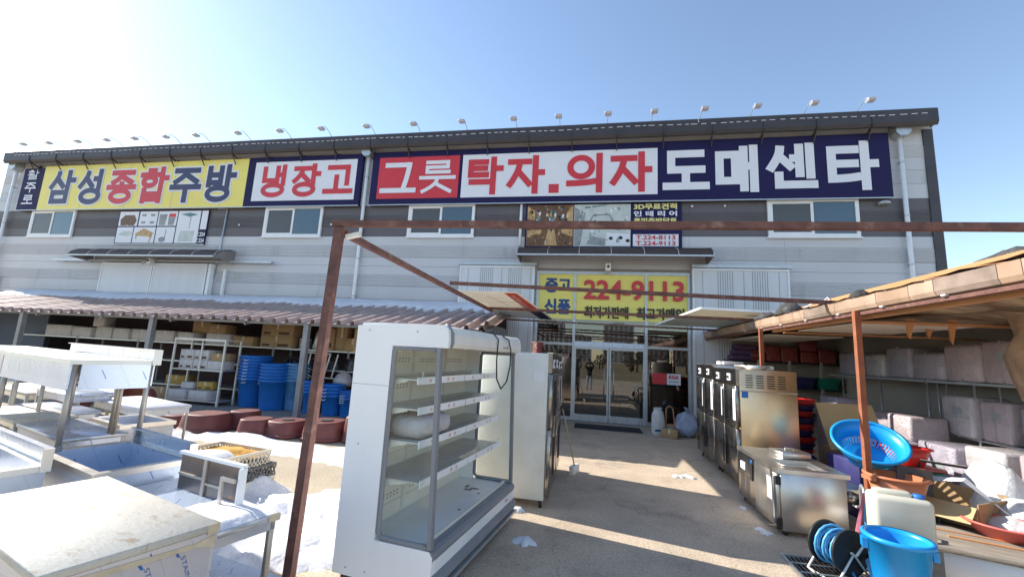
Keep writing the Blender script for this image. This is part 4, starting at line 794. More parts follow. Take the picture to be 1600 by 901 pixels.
# stained low table behind it, snow lying on its end, with a tray box on it
T2 = table('lower film covered table with snow on its end behind the stained cabinet', (-2.34, 3.16), 1.5, .62, .65, top=film_w, apron=.07, amat=film_w, leg_r=.02)
part(T2, 'foot_rail', steel, MB().box(-.06, -.02, -.58, -.04, .12, .15)); part(T2, 'corner_tape', tape, MB().box(.001, .003, -.09, .0, .60, .652))
ts = MB(); vv = []; nx, ny = 24, 16
for i in range(nx+1):
    for j in range(ny+1):
        x = -.62+.61*i/nx; y = -.60+.59*j/ny; e = min(i, nx-i, j, ny-j)/3.; vv.append((x+.03*mn.noise((x*5, y*5, 0)), y, .651+min(1, e)*.035*(1+.6*mn.noise((x*7, y*7, 3)))))
sp_ = part(T2, 'snow_cover', snowm, ts.add(vv, [(i*(ny+1)+j, (i+1)*(ny+1)+j, (i+1)*(ny+1)+j+1, i*(ny+1)+j+1) for i in range(nx) for j in range(ny)], True)); sp_['kind'] = 'stuff'
T3 = thing('steel_tray_unit', 'open steel unit with brown reflecting back panel standing on the low table', 'unit', (-2.68, 3.14, .651), TR+.06)
part(T3, 'back_panel', pm('steel_brown', (.24, .20, .18), .3, .9, .12, 3.), MB().box(-.84, 0, -.015, 0, 0, .30)); part(T3, 'floor', film_b, MB().box(-.84, 0, -.36, -.016, 0, .012))
part(T3, 'top_flange', white, MB().box(-.85, .01, -.035, .005, .301, .325)); part(T3, 'side_panel', white, MB().box(.001, .018, -.06, 0, 0, .30))
part(T3, 'stiffener', leg_m, MB().box(-.50, -.46, -.03, -.016, .013, .30)); part(T3, 'stiffener', leg_m, MB().box(-.84, -.5, -.025, -.016, .13, .15)); part(T3, 'stiffener', leg_m, MB().box(-.46, -.24, -.025, -.016, .10, .12))
part(T3, 'handle_frame', steel, MB().box(-.17, -.14, -.09, -.07, .013, .2).box(-.17, 0, -.09, -.07, .2, .225))
T4 = sink('deep steel sink lined with blue film in front of the plastic crates', (-3.77, 3.73), 1.28, .76, .80, .32, .14)
T7 = sink('long shallow steel sink with white splash beside the stained cabinet', (-4.52, 3.06), 2.3, .72, .82, .24, .14, mat=film_w)
T8 = table('film topped low table under the tall film wrapped table', (-5.52, 4.47), 1.45, .60, .78, top=film_p, apron=.07, amat=film_p)
T8b = table('scratched low table left of the film topped one', (-7.0, 4.95), 1.6, .62, .80, top=film_top, apron=.06, amat=steel)
T9 = table('white filmed table between the tall table legs', (-7.5, 5.6), 1.5, .65, .76, top=film_w, apron=.08, amat=steel)
T10 = table('snow topped table with slim legs before the brown tubs', (-6.85, 6.54), 1.75, .75, .80, top=snowm, apron=.10, amat=film_w, leg_r=.016)
T11 = sink('small film wrapped sink before the snow topped table', (-5.98, 5.5), .95, .66, .74, .3, 0., mat=film_p)
T12 = table('long pale table at the far left of the yard', (-9.9, 7.0), 2.3, .8, .80, top=film_top, apron=.08, amat=steel)
T13 = table('pale table standing beside the long pale table', (-12.6, 7.4), 2.0, .8, .80, top=film_w, apron=.08, amat=steel)
T14 = table('film covered high table behind the scratched low table', (-8.3, 6.35), 1.5, .6, .92, top=film_w, apron=.09, amat=film_p, splash=.12)
T15 = table('bare steel rack frame among the far left tables', (-9.2, 5.55), 1.3, .6, 1.15, top=film_p, apron=.05, amat=steel, under=.6)
T16 = table('narrow steel bench with lower shelf beside the small sink', (-6.9, 5.85), .9, .5, .62, top=film_w, apron=.06, amat=film_b, under=.25)
# tall table stacked on the sinks
T5 = thing('tall_steel_table', 'tall steel table with blue film apron stacked on the sinks', 'table', (-4.84, 4.06, 0), TR)
W5 = 2.05
part(T5, 'top', white_o, MB().box(-W5, .02, -.70, .03, 1.635, 1.68)); part(T5, 'front_apron', film_b, MB().box(-W5+.02, -.01, -.685, -.67, 1.38, 1.634)); part(T5, 'end_apron', film_b, MB().box(-.02, -.005, -.60, -.02, 1.38, 1.634)); part(T5, 'back_apron', film_w, MB().box(-W5+.02, -.01, .0, .015, 1.40, 1.634))
part(T5, 'backsplash', film_w, MB().box(-W5-.5, .02, .031, .05, 1.63, 1.80).box(-W5-.5, .02, .0, .03, 1.79, 1.80)); part(T5, 'splash_end', white_o, MB().box(.021, .035, -.03, .05, 1.63, 1.80))
for x in (-W5+.05, -.03):
    for y in (-.65, -.02): part(T5, 'leg', leg_m, MB().tube([(x, y, .80), (x, y, 1.634)], .026, 12)); part(T5, 'foot', greyp, MB().lathe([(.036, 0), (.036, .05), (.026, .06)], 12, (x, y, .80)))
for x in (-.62, -.72): part(T5, 'leg', leg_m, MB().tube([(x, -.02, .80), (x, -.02, 1.634)], .022, 10))
T6 = thing('tall_steel_table', 'second tall steel table carrying on from the blue film apron', 'table', (-6.84, 4.70, 0), TR)
part(T6, 'top', white_o, MB().box(-2.2, .0, -.70, .03, 1.645, 1.69)); part(T6, 'front_apron', film_p, MB().box(-2.2, -.01, -.685, -.67, 1.41, 1.644)); part(T6, 'back_apron', film_p, MB().box(-2.2, -.01, 0, .015, 1.41, 1.644))
for x in (-2.1, -1.0, -.05):
    for y in (-.65, -.02): part(T6, 'leg', leg_m, MB().tube([(x, y, 0), (x, y, 1.644)], .024, 10))
# plastic crates
netc = pm('orange_net', (.55, .28, .04), .8, 0, .3, 12., bump=.8, bscale=30)
cr = thing('plastic_crate', 'beige perforated crate holding orange net and snow on top of the crate stack', 'crate', (-4.42, 4.42, .34), TR+.15, 'stacked plastic crates')
def crate(o, w, d, h, mat, par=None):
    t = .015; c = MB().box(-w, 0, 0, d, 0, .012); c2 = frame4(-w, 0, 0, d, h-.035, h, .03)
    part(o, 'floor', mat, c); part(o, 'rim', mat, c2)
    for side in range(4):
        m = MB(); L_ = w if side % 2 == 0 else d; n = int(L_/.055)
        for k in range(n):
            a = L_*(k+.5)/n
            for q in (-1, 1):
                p0 = (a-.027*q, .012); p1 = (a+.027*q, h-.035)
                f = {0: lambda u, z: (-u, .006, z), 1: lambda u, z: (-.006, u, z), 2: lambda u, z: (-u, d-.006, z), 3: lambda u, z: (-w+.006, u, z)}[side]
                m.bar(f(*p0), f(*p1), .012, .012)
        part(o, 'lattice_side', mat, m)['kind'] = 'stuff'
beige = pm('beige_plastic', (.58, .54, .45), .5, 0, .08, 5.); dgrey = pm('dark_grey_plastic', (.10, .10, .105), .5)
crate(cr, .95, 1.0, .17, beige)
ntp = MB(); vv = []
for i in range(21):
    for j in range(21): x = -.93+.91*i/20; y = .02+.96*j/20; vv.append((x, y, .10+.05*mn.noise((x*4, y*4, 1))+.05*(1-abs(i-10)/10)))
part(cr, 'orange_net', netc, ntp.add(vv, [(i*21+j, (i+1)*21+j, (i+1)*21+j+1, i*21+j+1) for i in range(20) for j in range(20)], True))
part(cr, 'snow_patch', snowm, MB().lathe([(.33, 0), (.27, .05), (.15, .075), (0, .085)], 18, (-.42, .38, .12)))
for i, (m, l_) in enumerate(((dgrey, 'dark grey perforated crate in the middle of the crate stack'), (beige, 'beige perforated crate at the bottom of the crate stack'))):
    c2 = thing('plastic_crate', l_, 'crate', (-4.36+.03*i, 4.48, .17-.168*i), TR+.15+.04*i, 'stacked plastic crates'); crate(c2, .95, 1.0, .165, m)
flat = solo('leaning_sheet', 'film covered steel sheet lying on the ground beside the low table', 'sheet', film_b, MB().box(-.6, .5, -.45, .45, 0, .012), (-3.0, 3.1, .03), TR+.1)

# ------------------------------------------------------------------ refrigerated display case
tagm = pm('price_tag_paper', (.72, .42, .32), .6)
dc = thing('display_case', 'white open fronted refrigerated display case with glass sides and empty shelves', 'display case', (-1.17, 3.42, .03), radians(-8))
WD, DP, HT = 2.05, .92, 2.15
case_w = pm('case_white', (.88, .88, .88), .35, 0, .05, 1.5, dirt=(.76, .75, .71), dscale=2.2, damt=.60, stretch=(1, 1, .5))
for y0, y1 in ((0, .05), (WD-.05, WD)):
    sp = part(dc, 'side_panel', case_w, MB().prism([(-DP, .06), (-.54, .06), (-.54, HT-.005), (-DP, HT-.03)], 'y', y0, y1).prism([(-.5398, 1.95), (-.0, 1.95), (.005, 2.02), (-.005, 2.10), (-.04, HT-.005), (-.5398, HT-.005)], 'y', y0, y1).prism([(-.5398, .06), (.0, .06), (.0, .33), (-.03, .37), (-.5398, .37)], 'y', y0, y1))
    yy = (y0+y1)/2
    part(sp, 'window_gasket', greyp, MB().tube([(-.06, yy, 1.935), (-.49, yy, 1.935), (-.525, yy, 1.90), (-.525, yy, .43), (-.49, yy, .39), (-.05, yy, .39)], .022, 8))
    part(sp, 'pillar', greyp, MB().bar((-.035, yy, .38), (-.085, yy, 1.95), .035, .05))
    part(sp, 'pane', glass_c, MB().add([(-.53, yy, .38), (-.05, yy, .38), (-.085, yy, 1.95), (-.53, yy, 1.95)], [(0, 1, 2, 3)]))
part(dc, 'roof_panel', white, MB().box(-DP+.01, -.24, .051, WD-.051, HT-.03, HT))
part(dc, 'canopy', white_o, MB().prism([(-.26, 1.955), (-.01, 1.955), (.012, 1.99), (.008, 2.07), (-.03, 2.13), (-.09, 2.145), (-.235, 2.145)], 'y', .055, WD-.055))
part(dc, 'canopy_trim', greyp, MB().tube([(-.0, .054, 1.955), (.018, .054, 1.99), (.013, .054, 2.075), (-.03, .054, 2.138), (-.06, .054, 2.15)], .013, 6))
part(dc, 'back_panel', cream, MB().box(-DP+.03, -.72, .051, WD-.051, .36, HT-.031))
part(dc, 'back_cover', white, MB().box(-DP, -DP+.029, .051, WD-.051, .06, HT-.031))
slots = MB()
for zz in (1.80, 1.55, 1.30, 1.03, .72, .55):
    for sec in range(3):
        for k in range(8):
            for r in range(2): slots.box(-.7205, -.7185, .18+sec*.62+k*.055, .205+sec*.62+k*.055, zz+r*.028, zz+r*.028+.012)
part(dc, 'vent_slots', greyp, slots)['kind'] = 'stuff'
part(dc, 'shelf_post', white_o, MB().box(-.72, -.70, .65, .68, .4, 1.95).box(-.72, -.70, 1.36, 1.39, .4, 1.95))
part(dc, 'panel_seam', p_gry, MB().box(-.7205, -.7185, .06, WD-.06, 1.68, 1.684).box(-.7205, -.7185, .06, WD-.06, .95, .954).box(-.7205, -.7185, .06, WD-.06, .5, .504))
for k, (z, dpt) in enumerate(((1.66, .40), (1.41, .43), (1.14, .46), (.83, .50))):
    for h0, h1 in ((.06, 1.0), (1.02, WD-.06)):
        s_ = part(dc, 'shelf', pm('shelf_grey', (.60, .58, .53), .4, .15, .1, 3.), MB().box(-.70, -.70+dpt, h0, h1, z, z+.012))
        part(s_, 'price_rail', white, MB().box(-.70+dpt+.001, -.70+dpt+.012, h0, h1, z-.035, z+.028))
        part(s_, 'glass_lip', glass_c, MB().add([(-.70+dpt+.006, h0, z+.028), (-.70+dpt+.006, h1, z+.028), (-.70+dpt+.006, h1, z+.075), (-.70+dpt+.006, h0, z+.075)], [(0, 1, 2, 3)]))
        tg = MB()
        for y in (h0+.2, h0+.55, h0+.66): tg.box(-.70+dpt+.0125, -.70+dpt+.0135, y, y+.035, z-.018, z+.01)
        part(s_, 'price_tags', tagm, tg)['kind'] = 'stuff'
        part(s_, 'bracket', white_o, MB().prism([(-.70, z-.09), (-.70+dpt*.75, z-.012), (-.70+dpt*.75, z-.001), (-.70, z-.001)], 'y', h0+.01, h0+.014))
part(dc, 'deck_tray', white, MB().box(-.719, -.10, .055, WD-.055, .33, .365))
part(dc, 'air_grille', greyp, MB().box(-.099, -.045, .055, WD-.055, .33, .375)); part(dc, 'front_lip', white_o, MB().box(-.125, -.1005, .06, WD-.06, .366, .40))
part(dc, 'deck_holes', blackp, MB().lathe([(0, 0), (.014, 0), (.014, .002), (0, .002)], 10, (-.2, .35, .366)).lathe([(0, 0), (.014, 0), (.014, .002), (0, .002)], 10, (-.22, .95, .366)).lathe([(0, 0), (.014, 0), (.014, .002), (0, .002)], 10, (-.24, 1.5, .366)))
part(dc, 'deck_stain', pm('brown_stain', (.26, .2, .16), .8), MB().box(-.45, -.36, 1.55, 1.6, .3655, .367).box(-.4, -.3, 1.62, 1.66, .3655, .367).box(-.48, -.44, 1.64, 1.72, .3655, .367))
part(dc, 'front_nose', greyp, MB().prism([(-.044, .30), (.0, .30), (.012, .33), (.0, .36), (-.03, .375), (-.044, .375)], 'y', .001, WD-.001))
part(dc, 'front_panel', white, MB().box(-.05, .004, .051, WD-.051, .20, .299)); part(dc, 'bumper', greyp, MB().prism([(-.04, .08), (.02, .09), (.045, .13), (.03, .18), (.0, .199), (-.04, .199)], 'y', .001, WD-.001))
part(dc, 'kick_rail', galv, MB().box(-.02, .05, .0, WD, .05, .078)); part(dc, 'badge', s_red, MB().box(.0045, .0055, WD-.32, WD-.24, .245, .262)); part(dc, 'plinth', blackp, MB().box(-DP+.06, -.06, .04, WD-.04, 0, .058))
part(dc, 'logo', blackp, MB().box(.0125, .0135, 1.35, 1.43, 1.995, 2.005).box(.0125, .0135, 1.46, 1.52, 1.995, 2.008))
for x_, z_ in ((-.79, 2.08), (-.79, 1.1), (-.79, .12), (-.05, .12), (-.6, .12), (-.3, 2.08)): part(dc, 'screw', galv, MB().lathe([(0, 0), (.009, 0), (.007, .003), (0, .004)], 8).xf(Matrix.Translation((x_, -.0005, z_)) @ Matrix.Rotation(pi/2, 4, 'X')))
part(dc, 'seam', p_gry, MB().box(-DP+.005, -.54, -.0015, .0, 1.602, 1.605), label='thin seam and scratch in the white panel')
part(dc, 'power_cable', blackp, MB().tube([(-.15, 1.10, 2.152), (-.03, 1.12, 2.15), (.03, 1.13, 2.08), (.034, 1.10, 1.85), (.036, 1.13, 1.66), (.036, 1.28, 1.55), (.036, 1.46, 1.62), (.036, 1.56, 1.80), (.034, 1.56, 1.98), (.025, 1.50, 2.09), (-.04, 1.40, 2.15), (-.15, 1.36, 2.152)], .008, 6))
solo('car_reflection_standin', 'rounded shiny white cover standing in for a white car reflection in the display case glass', 'cover', wrap2, MB().rbox(-.19, .19, -.28, .28, 0, .2, .09, 4), (-1.52, 3.86, 1.185), radians(-8))  # added shape imitating a car-like reflection in the side pane

# ------------------------------------------------------------------ fridges left of the driveway
def tall_fridge(lbl, loc, rz, w, d, h, body, doors, cols=2, paper=True, name='tall_fridge'):
    """front faces local +X, width along local Y, origin at near front corner on the ground"""
    o = thing(name, lbl, 'fridge', loc, rz)
    part(o, 'body', body, MB().rbox(-d, -.055, 0, w, .10, h, .008, 1)); part(o, 'control_panel', steel_d, MB().box(-.054, 0, .01, w-.01, h-.26, h))
    part(o, 'top_edge', steel, MB().box(-.07, .004, 0, w, h+.001, h+.015))
    for c in range(cols):
        a = w*c/cols+.012; b = w*(c+1)/cols-.012
        for z0, z1 in ((.14, h*.5-.01), (h*.5+.01, h-.28)):
            dr = part(o, 'door', doors, MB().rbox(-.05, .008, a, b, z0, z1, .006, 1)); hy = b-.05 if c == 0 else a+.05
            part(dr, 'handle', blackp, MB().box(.009, .022, hy-.018, hy+.018, (z0+z1)/2-.25, (z0+z1)/2+.25))
        part(o, 'dial', s_whi, MB().box(.001, .012, (a+b)/2-.12, (a+b)/2+.06, h-.2, h-.08)); part(o, 'knob', blackp, MB().lathe([(0, 0), (.03, 0), (.025, .02), (0, .022)], 12).xf(Matrix.Translation((.012, (a+b)/2-.03, h-.14)) @ Matrix.Rotation(pi/2, 4, 'Y')))
        if paper: part(o, 'paper_notice', s_whi, MB().box(.0085, .0095, b-.16, b-.03, h*.5+.12, h-.33))
    for x in (-d+.06, -.1):
        for y in (.06, w-.06): part(o, 'foot', blackp, MB().tube([(x, y, 0), (x, y, .10)], .022, 8))
    return o
tf = tall_fridge('tall fridge with plain pale grey side beside the display case', (-.50, 5.86, 0), 0, 1.15, .98, 2.0, white_o, steel_d, 2, False)
part(tf, 'paper_sheet', s_whi, MB().box(-.25, -.10, -.004, -.001, 1.62, 1.76))
tall_fridge('narrow dark fronted fridge behind the pale grey sided fridge with the broom against it', (-.50, 7.04, 0), 0, .92, .85, 1.97, steel, steel_d, 2, True)
br = thing('push_broom', 'wooden handled broom with white head leaning on the narrow dark fridge', 'broom', (-.25, 7.82, 0))
part(br, 'handle', cboard2, MB().tube([(-.22, 7.82, .12), (-.46, 7.9, 1.05)], .011, 8), world=True); part(br, 'head', s_whi, MB().rbox(-.04, .04, -.15, .15, .09, .13, .01, 2).xf(Matrix.Translation((-.22, 7.82, 0)) @ Matrix.Rotation(-.35, 4, 'Z')), world=True); part(br, 'bristles', white_o, MB().box(-.035, .035, -.14, .14, .004, .09).xf(Matrix.Translation((-.22, 7.82, 0)) @ Matrix.Rotation(-.35, 4, 'Z')), world=True)

# ------------------------------------------------------------------ fridges right of the driveway (front faces -X)
f1 = tall_fridge('tall stainless fridge with louvred side tinted as if reflecting sunlit ground behind the undercounter fridge', (2.40, 9.05, 0), pi, 1.30, .92, 1.92, steel_refl, steel_d, 2)
lv = MB()
for c in range(4):
    for r in range(6): lv.box(-.75+c*.165, -.64+c*.165, 1.302, 1.306, 1.63+r*.038, 1.643+r*.038)
part(f1, 'louvres', drk, lv)['kind'] = 'stuff'; part(f1, 'blue_sticker', ledm, MB().box(-.18, -.08, 1.301, 1.303, 1.46, 1.58)); part(f1, 'panel_fold', steel_d, MB().box(-.92, -.02, 1.301, 1.305, 1.565, 1.578))
part(f1, 'top_machinery', galv, MB().box(-.85, -.6, .1, .6, 1.935, 2.0).tube([(-.5, .2, 1.95), (-.3, .3, 1.98), (-.3, .7, 1.98), (-.5, .9, 1.96), (-.7, .8, 1.97)], .018, 6).lathe([(0, 1.93), (.16, 1.93), (.17, 1.99), (0, 1.99)], 16, (-.4, 1.05, 0)))
tall_fridge('tall stainless fridge nearest the shop entrance on the right', (2.40, 10.42, 0), pi, 1.33, .85, 1.97, steel, steel_d, 2)
uc = thing('undercounter_fridge', 'low stainless undercounter prep fridge with open top wells', 'fridge', (2.27, 5.92, 0))
part(uc, 'body', steel, MB().rbox(.03, .74, 0, 1.42, .06, .71, .006, 1)); part(uc, 'worktop', steel, MB().box(-.01, .78, -.012, .10, .711, .76).box(-.01, .78, .62, 1.43, .711, .76).box(-.01, .16, .10, .62, .711, .76).box(.60, .78, .10, .62, .711, .76)); part(uc, 'well', steel_d, MB().box(.16, .60, .10, .62, .60, .62).box(.16, .165, .10, .62, .62, .711).box(.595, .6, .10, .62, .62, .711))
part(uc, 'machine_panel', steel_d, MB().box(.0, .029, .74, 1.41, .08, .70)); gl = MB()
for c in range(2):
    for r in range(12): gl.box(-.003, -.0005, .95+c*.2, 1.1+c*.2, .14+r*.024, .152+r*.024)
part(uc, 'grille', blackp, gl)['kind'] = 'stuff'; part(uc, 'thermostat', s_whi, MB().box(-.012, -.001, 1.1, 1.28, .48, .58)); part(uc, 'switch', blackp, MB().box(-.012, -.001, .82, .9, .40, .62)); part(uc, 'blue_mark', ledm, MB().box(-.004, -.001, .84, .9, .63, .67))
du = part(uc, 'door', steel, MB().rbox(-.012, .029, .02, .72, .08, .70, .006, 1)); part(du, 'handle', greyp, MB().box(-.03, -.013, .05, .09, .12, .66)); part(du, 'paper_notice', s_whi, MB().box(-.0145, -.013, .16, .30, .36, .62))
part(uc, 'hinge', blackp, MB().box(-.03, .02, -.012, .02, .58, .68).box(-.03, .02, -.012, .02, .08, .2))
for x in (.08, .68):
    for y in (.06, 1.36): part(uc, 'caster', blackp, MB().lathe([(0, -.02), (.03, -.02), (.03, .02), (0, .02)], 10).xf(Matrix.Translation((x, y, .03)) @ Matrix.Rotation(pi/2, 4, 'X')))
wb = thing('food_well_lid', 'small steel box lid left on top of the undercounter fridge', 'lid', (2.75, 6.75, .761), .2)
part(wb, 'shell', steel, MB().rbox(-.2, .2, -.16, .16, 0, .09, .012, 1)); part(wb, 'handle', steel, MB().tube([(-.06, 0, .09), (-.06, 0, .12), (.06, 0, .12), (.06, 0, .09)], .008, 6))

# ------------------------------------------------------------------ right storage shed
roofd = pm('shed_roof_dark', (.13, .09, .085), .6, .1, .2, 3., dirt=(.22, .17, .15), dscale=3, damt=.55)
gutter2 = pm('brown_gutter_worn', (.41, .285, .205), .6, .05, .2, 4., dirt=(.2, .15, .12), dscale=3, damt=.56)
gutter3 = pm('brown_gutter_dark', (.25, .19, .155), .6, .05, .3, 5., dirt=(.3, .22, .17), dscale=4, damt=.55)
rs = thing('storage_shed', 'ramshackle open storage shed with brown gutter and torn ceiling', 'shed', (5, 9, 0))
GX = 3.5; y = 2.6; k = 0
while y < 13.9:
    y2 = min(14.05, y+(.55, .9, .22, .7, .35)[k % 5]); part(rs, 'gutter', (gutter, gutter2, gutter, gutter3, gutter2)[k % 5], MB().prism([(GX-.03, 2.955), (GX-.065, 2.945), (GX-.06, 2.82), (GX-.04, 2.775), (GX+.02, 2.76), (GX+.09, 2.79), (GX+.09, 2.82), (GX+.02, 2.79), (GX-.02, 2.80), (GX-.035, 2.83)], 'y', y+.004, y2-.004), world=True); y = y2; k += 1
for i in range(9): part(rs, 'gutter_bracket', s_whi, MB().rbox(GX-.05, GX-.0, 3.0+i*.93, 3.055+i*.93, 2.757, 2.775, .005, 1), world=True)
y = 2.6
while y < 14.0:
    y2 = min(14.05, y+.62); dz = random.uniform(-.012, .014)
    part(rs, 'roof_sheet', roofd, MB().add([(GX-.09, y, 2.955+dz), (GX-.09, y2-.02, 2.955+dz), (3.86, y2-.02, 3.05), (3.86, y, 3.05), (GX-.09, y+.14, 2.968+dz), (3.86, y+.14, 3.06), (GX-.09, y+.3, 2.955+dz), (3.86, y+.3, 3.05)], [(0, 4, 5, 3), (4, 6, 7, 5), (6, 1, 2, 7)]), world=True)
    part(rs, 'roof_sheet', roofd, MB().box(3.93, 7.3, y, y2-.01, 3.06, 3.09), world=True); y = y2
part(rs, 'ridge_board', woodo, MB().box(3.86, 3.92, 2.6, 8.4, 3.03, 3.14), world=True); part(rs, 'ridge_board', woodo, MB().box(3.86, 3.92, 8.45, 14.0, 3.02, 3.125), world=True)
part(rs, 'ridge_tie', s_whi, MB().tube([(3.84, 6.9, 3.02), (3.84, 6.9, 3.15), (3.94, 6.9, 3.15), (3.95, 6.9, 3.05)], .01, 5), world=True); part(rs, 'ridge_tie', s_whi, MB().tube([(3.84, 7.6, 3.0), (3.82, 7.7, 3.16), (3.7, 7.8, 3.0), (3.83, 8.0, 3.15), (3.6, 8.1, 3.0)], .01, 5), world=True)
for px, py in ((3.46, 6.32), (3.46, 9.55), (3.46, 3.2)): part(rs, 'post', rust_o, MB().bar((px+.02, py+.04, 0), (px, py, 2.77), .068), world=True)
part(rs, 'eaves_rail', rust, MB().bar((GX+.01, 2.6, 2.735), (GX+.01, 14.0, 2.735), .05, .04), world=True)
cg = MB(); vv = []; nx, ny = 28, 90
for i in range(nx+1):
    for j in range(ny+1):
        x = GX+.1+3.35*i/nx; yy = 2.6+11.4*j/ny; sag = .16*mn.noise((x*.9, yy*.55, 2))+.08*mn.noise((x*2.6, yy*1.9, 8))+.04*mn.noise((x*7, yy*5, 3))
        vv.append((x, yy, min(3.03, 2.80+.10*i/nx+sag*.7)))
part(rs, 'torn_ceiling', ceilm, cg.add(vv, [(i*(ny+1)+j, (i+1)*(ny+1)+j, (i+1)*(ny+1)+j+1, i*(ny+1)+j+1) for i in range(nx) for j in range(ny)], True), world=True)
part(rs, 'ceiling_board', ceil_p, MB().box(3.75, 5.2, 6.6, 8.6, 2.66, 2.675), world=True); part(rs, 'ceiling_board', ceil_p, MB().box(3.65, 5.0, 9.6, 12.2, 2.645, 2.66), world=True)
part(rs, 'ceiling_batten', woodo, MB().box(3.62, 3.68, 4.2, 9.4, 2.68, 2.74).box(3.6, 6.8, 6.5, 6.56, 2.63, 2.66).box(3.6, 6.8, 8.8, 8.86, 2.63, 2.66), world=True)
for (x, yy, l_) in ((4.2, 6.6, .28), (4.65, 6.55, .34), (4.9, 7.3, .2)): part(rs, 'torn_strip', woodo, MB().add([(x, yy, 2.72), (x+.12, yy, 2.72), (x+.06, yy+.03, 2.72-l_), (x-.01, yy-.02, 2.72-l_*.8)], [(0, 1, 2, 3)]), world=True)
hb = MB(); hb.lathe([(0, -1.02), (.10, -.98), (.20, -.75), (.22, -.5), (.17, -.25), (.22, -.05), (.3, .05)], 14, (5.20, 6.1, 2.74))
hb.v = [(x+.12*mn.noise((x*4, y*4, z*3)), y+.12*mn.noise((x*4+9, y*4, z*3)), z+.08*mn.noise((x*3, y*3, z*5))) for x, y, z in hb.v]
part(rs, 'hanging_insulation', pm('insulation_wad', (.30, .20, .13), .95, 0, .35, 5., bump=1., bscale=12, dirt=(.5, .46, .4), dscale=3, damt=.6), hb, world=True)
part(rs, 'back_wall', crem_w, MB().box(6.95, 7.0, 2.8, 14.0, 0, 3.0), world=True); part(rs, 'end_wall', crem_w, MB().box(4.2, 6.95, 13.86, 13.92, 0, 3.0), world=True)
def heap(lbl, x, y, z, r, h, mat, sx=1., rz=0., seed=0.):
    m = MB(); n = 18; pr = [(1.0, 0), (.97, .25), (.8, .6), (.45, .92), (0, 1.0)]
    for i, (q, t) in enumerate(pr): pass
    m.lathe([(r*q, h*t) for q, t in pr], n, sx=sx); m.v = [(a+r*.25*mn.noise((a*5, b*5, c*5+seed)), b+r*.25*mn.noise((a*5+4, b*5, c*5+seed)), max(0, c+h*.35*mn.noise((a*6, b*6, seed)))) for a, b, c in m.v]
    return solo('net_heap', lbl, 'netting', mat, m, (x, y, z), rz)
heap('dark netting heap on the shed roof beside the cream panel', 3.75, 8.9, 2.98, .30, .26, netm, .7, 0, 1); heap('dark netting bundle further along the shed roof edge', 3.62, 9.7, 2.96, .34, .16, netm, .6, 0, 5)
heap('wire netting heap on the flat shed roof above the gutter', 4.75, 5.35, 3.08, .75, .30, netm, .8, 0, 2); heap('small knot of netting caught on the ridge board', 3.75, 6.75, 3.0, .12, .13, netm, 1., 0, 3)
# shelves inside the right shed
rk2 = thing('wall_rack', 'slim metal rack against the back wall of the right shed', 'rack', (6.5, 9.4, 0))
part(rk2, 'shelf', galv, MB().box(6.15, 6.9, 6.4, 9.3, 1.86, 1.90), world=True); part(rk2, 'shelf', galv, MB().box(6.15, 6.9, 9.32, 12.6, 1.86, 1.90), world=True); part(rk2, 'shelf', galv, MB().box(6.15, 6.9, 6.4, 9.3, .98, 1.01), world=True)
for yy in (6.5, 8.3, 9.3, 10.6, 12.0): part(rk2, 'upright', galv, MB().tube([(6.17, yy, 0), (6.17, yy, 1.86)], .018, 8), world=True)
for yy in (9.1, 8.9, 7.9): part(rk2, 'loose_tube', galv, MB().tube([(6.2, yy, 1.86), (6.15, yy-.08, 1.0)], .013, 6), world=True)
rk3 = thing('wall_shelf', 'dark shelves on the end wall of the right shed', 'shelf', (5.4, 13.8, 0))
part(rk3, 'shelf', drk, MB().box(3.95, 6.8, 13.3, 13.85, 2.12, 2.16), world=True); part(rk3, 'shelf', drk, MB().box(5.1, 6.9, 13.3, 13.85, 1.42, 1.46), world=True); part(rk3, 'shelf', drk, MB().box(5.1, 6.9, 13.3, 13.85, .72, .76), world=True)
for x in (4.7, 5.5, 6.3): part(rk3, 'upright', crem_w, MB().box(x, x+.06, 13.28, 13.34, 0, 2.2), world=True)
def bundle(lbl, x, y, z, sx, sy, sz, mat, group=None, rz=0., r=.1, strap=True):
    o = thing('wrapped_bundle', lbl, 'bundle', (x, y, z), rz, group); part(o, 'body', mat, MB().rbox(-sx/2, sx/2, -sy/2, sy/2, 0, sz, min(r*.5, sx*.4, sy*.4, sz*.4), 2))
    if mat is not wrapr and int(y*10) % 2: part(o, 'label_print', p_gry, MB().box(-sx/2-.0035, -sx/2-.0015, -sy*.22, sy*.12, sz*.55, sz*.72))
    if strap: part(o, 'strap', p_gry, MB().box(-sx/2-.002, sx/2+.002, -.006, .006, -.0, sz+.002).box(-sx/2-.002, -sx/2+.001, -sy*.44, sy*.44, sz*.48, sz*.49+.005))
    return o
for i, (x, z, s) in enumerate(((5.1, 2.162, .46), (5.55, 2.162, .42), (6.05, 2.162, .32), (6.05, 2.49, .3), (4.75, 2.162, .3), (6.5, 2.162, .40))): bundle(['low red bundle right of the purple cushions', 'taller red bundle on the high end wall shelf', 'lower taped red bundle of the pile of two', 'upper taped red bundle of the pile of two', 'small red bundle touching the purple cushions', 'red bundle at the back wall end of the high shelf'][i], x, 13.5, z, .44, .4, s, wrapr, 'red bundles on the end wall shelf', 0, .07)
for i in range(3): solo('cushion', ('bottom', 'middle', 'top')[i]+' purple cushion of the pile on the high shelf', 'cushion', purple, MB().rbox(-.42+.06*i, .42-.06*i, -.2, .2, 0, .15, .06, 3), (4.42, 13.5, 2.162+i*.15), 0, 'pile of purple cushions')
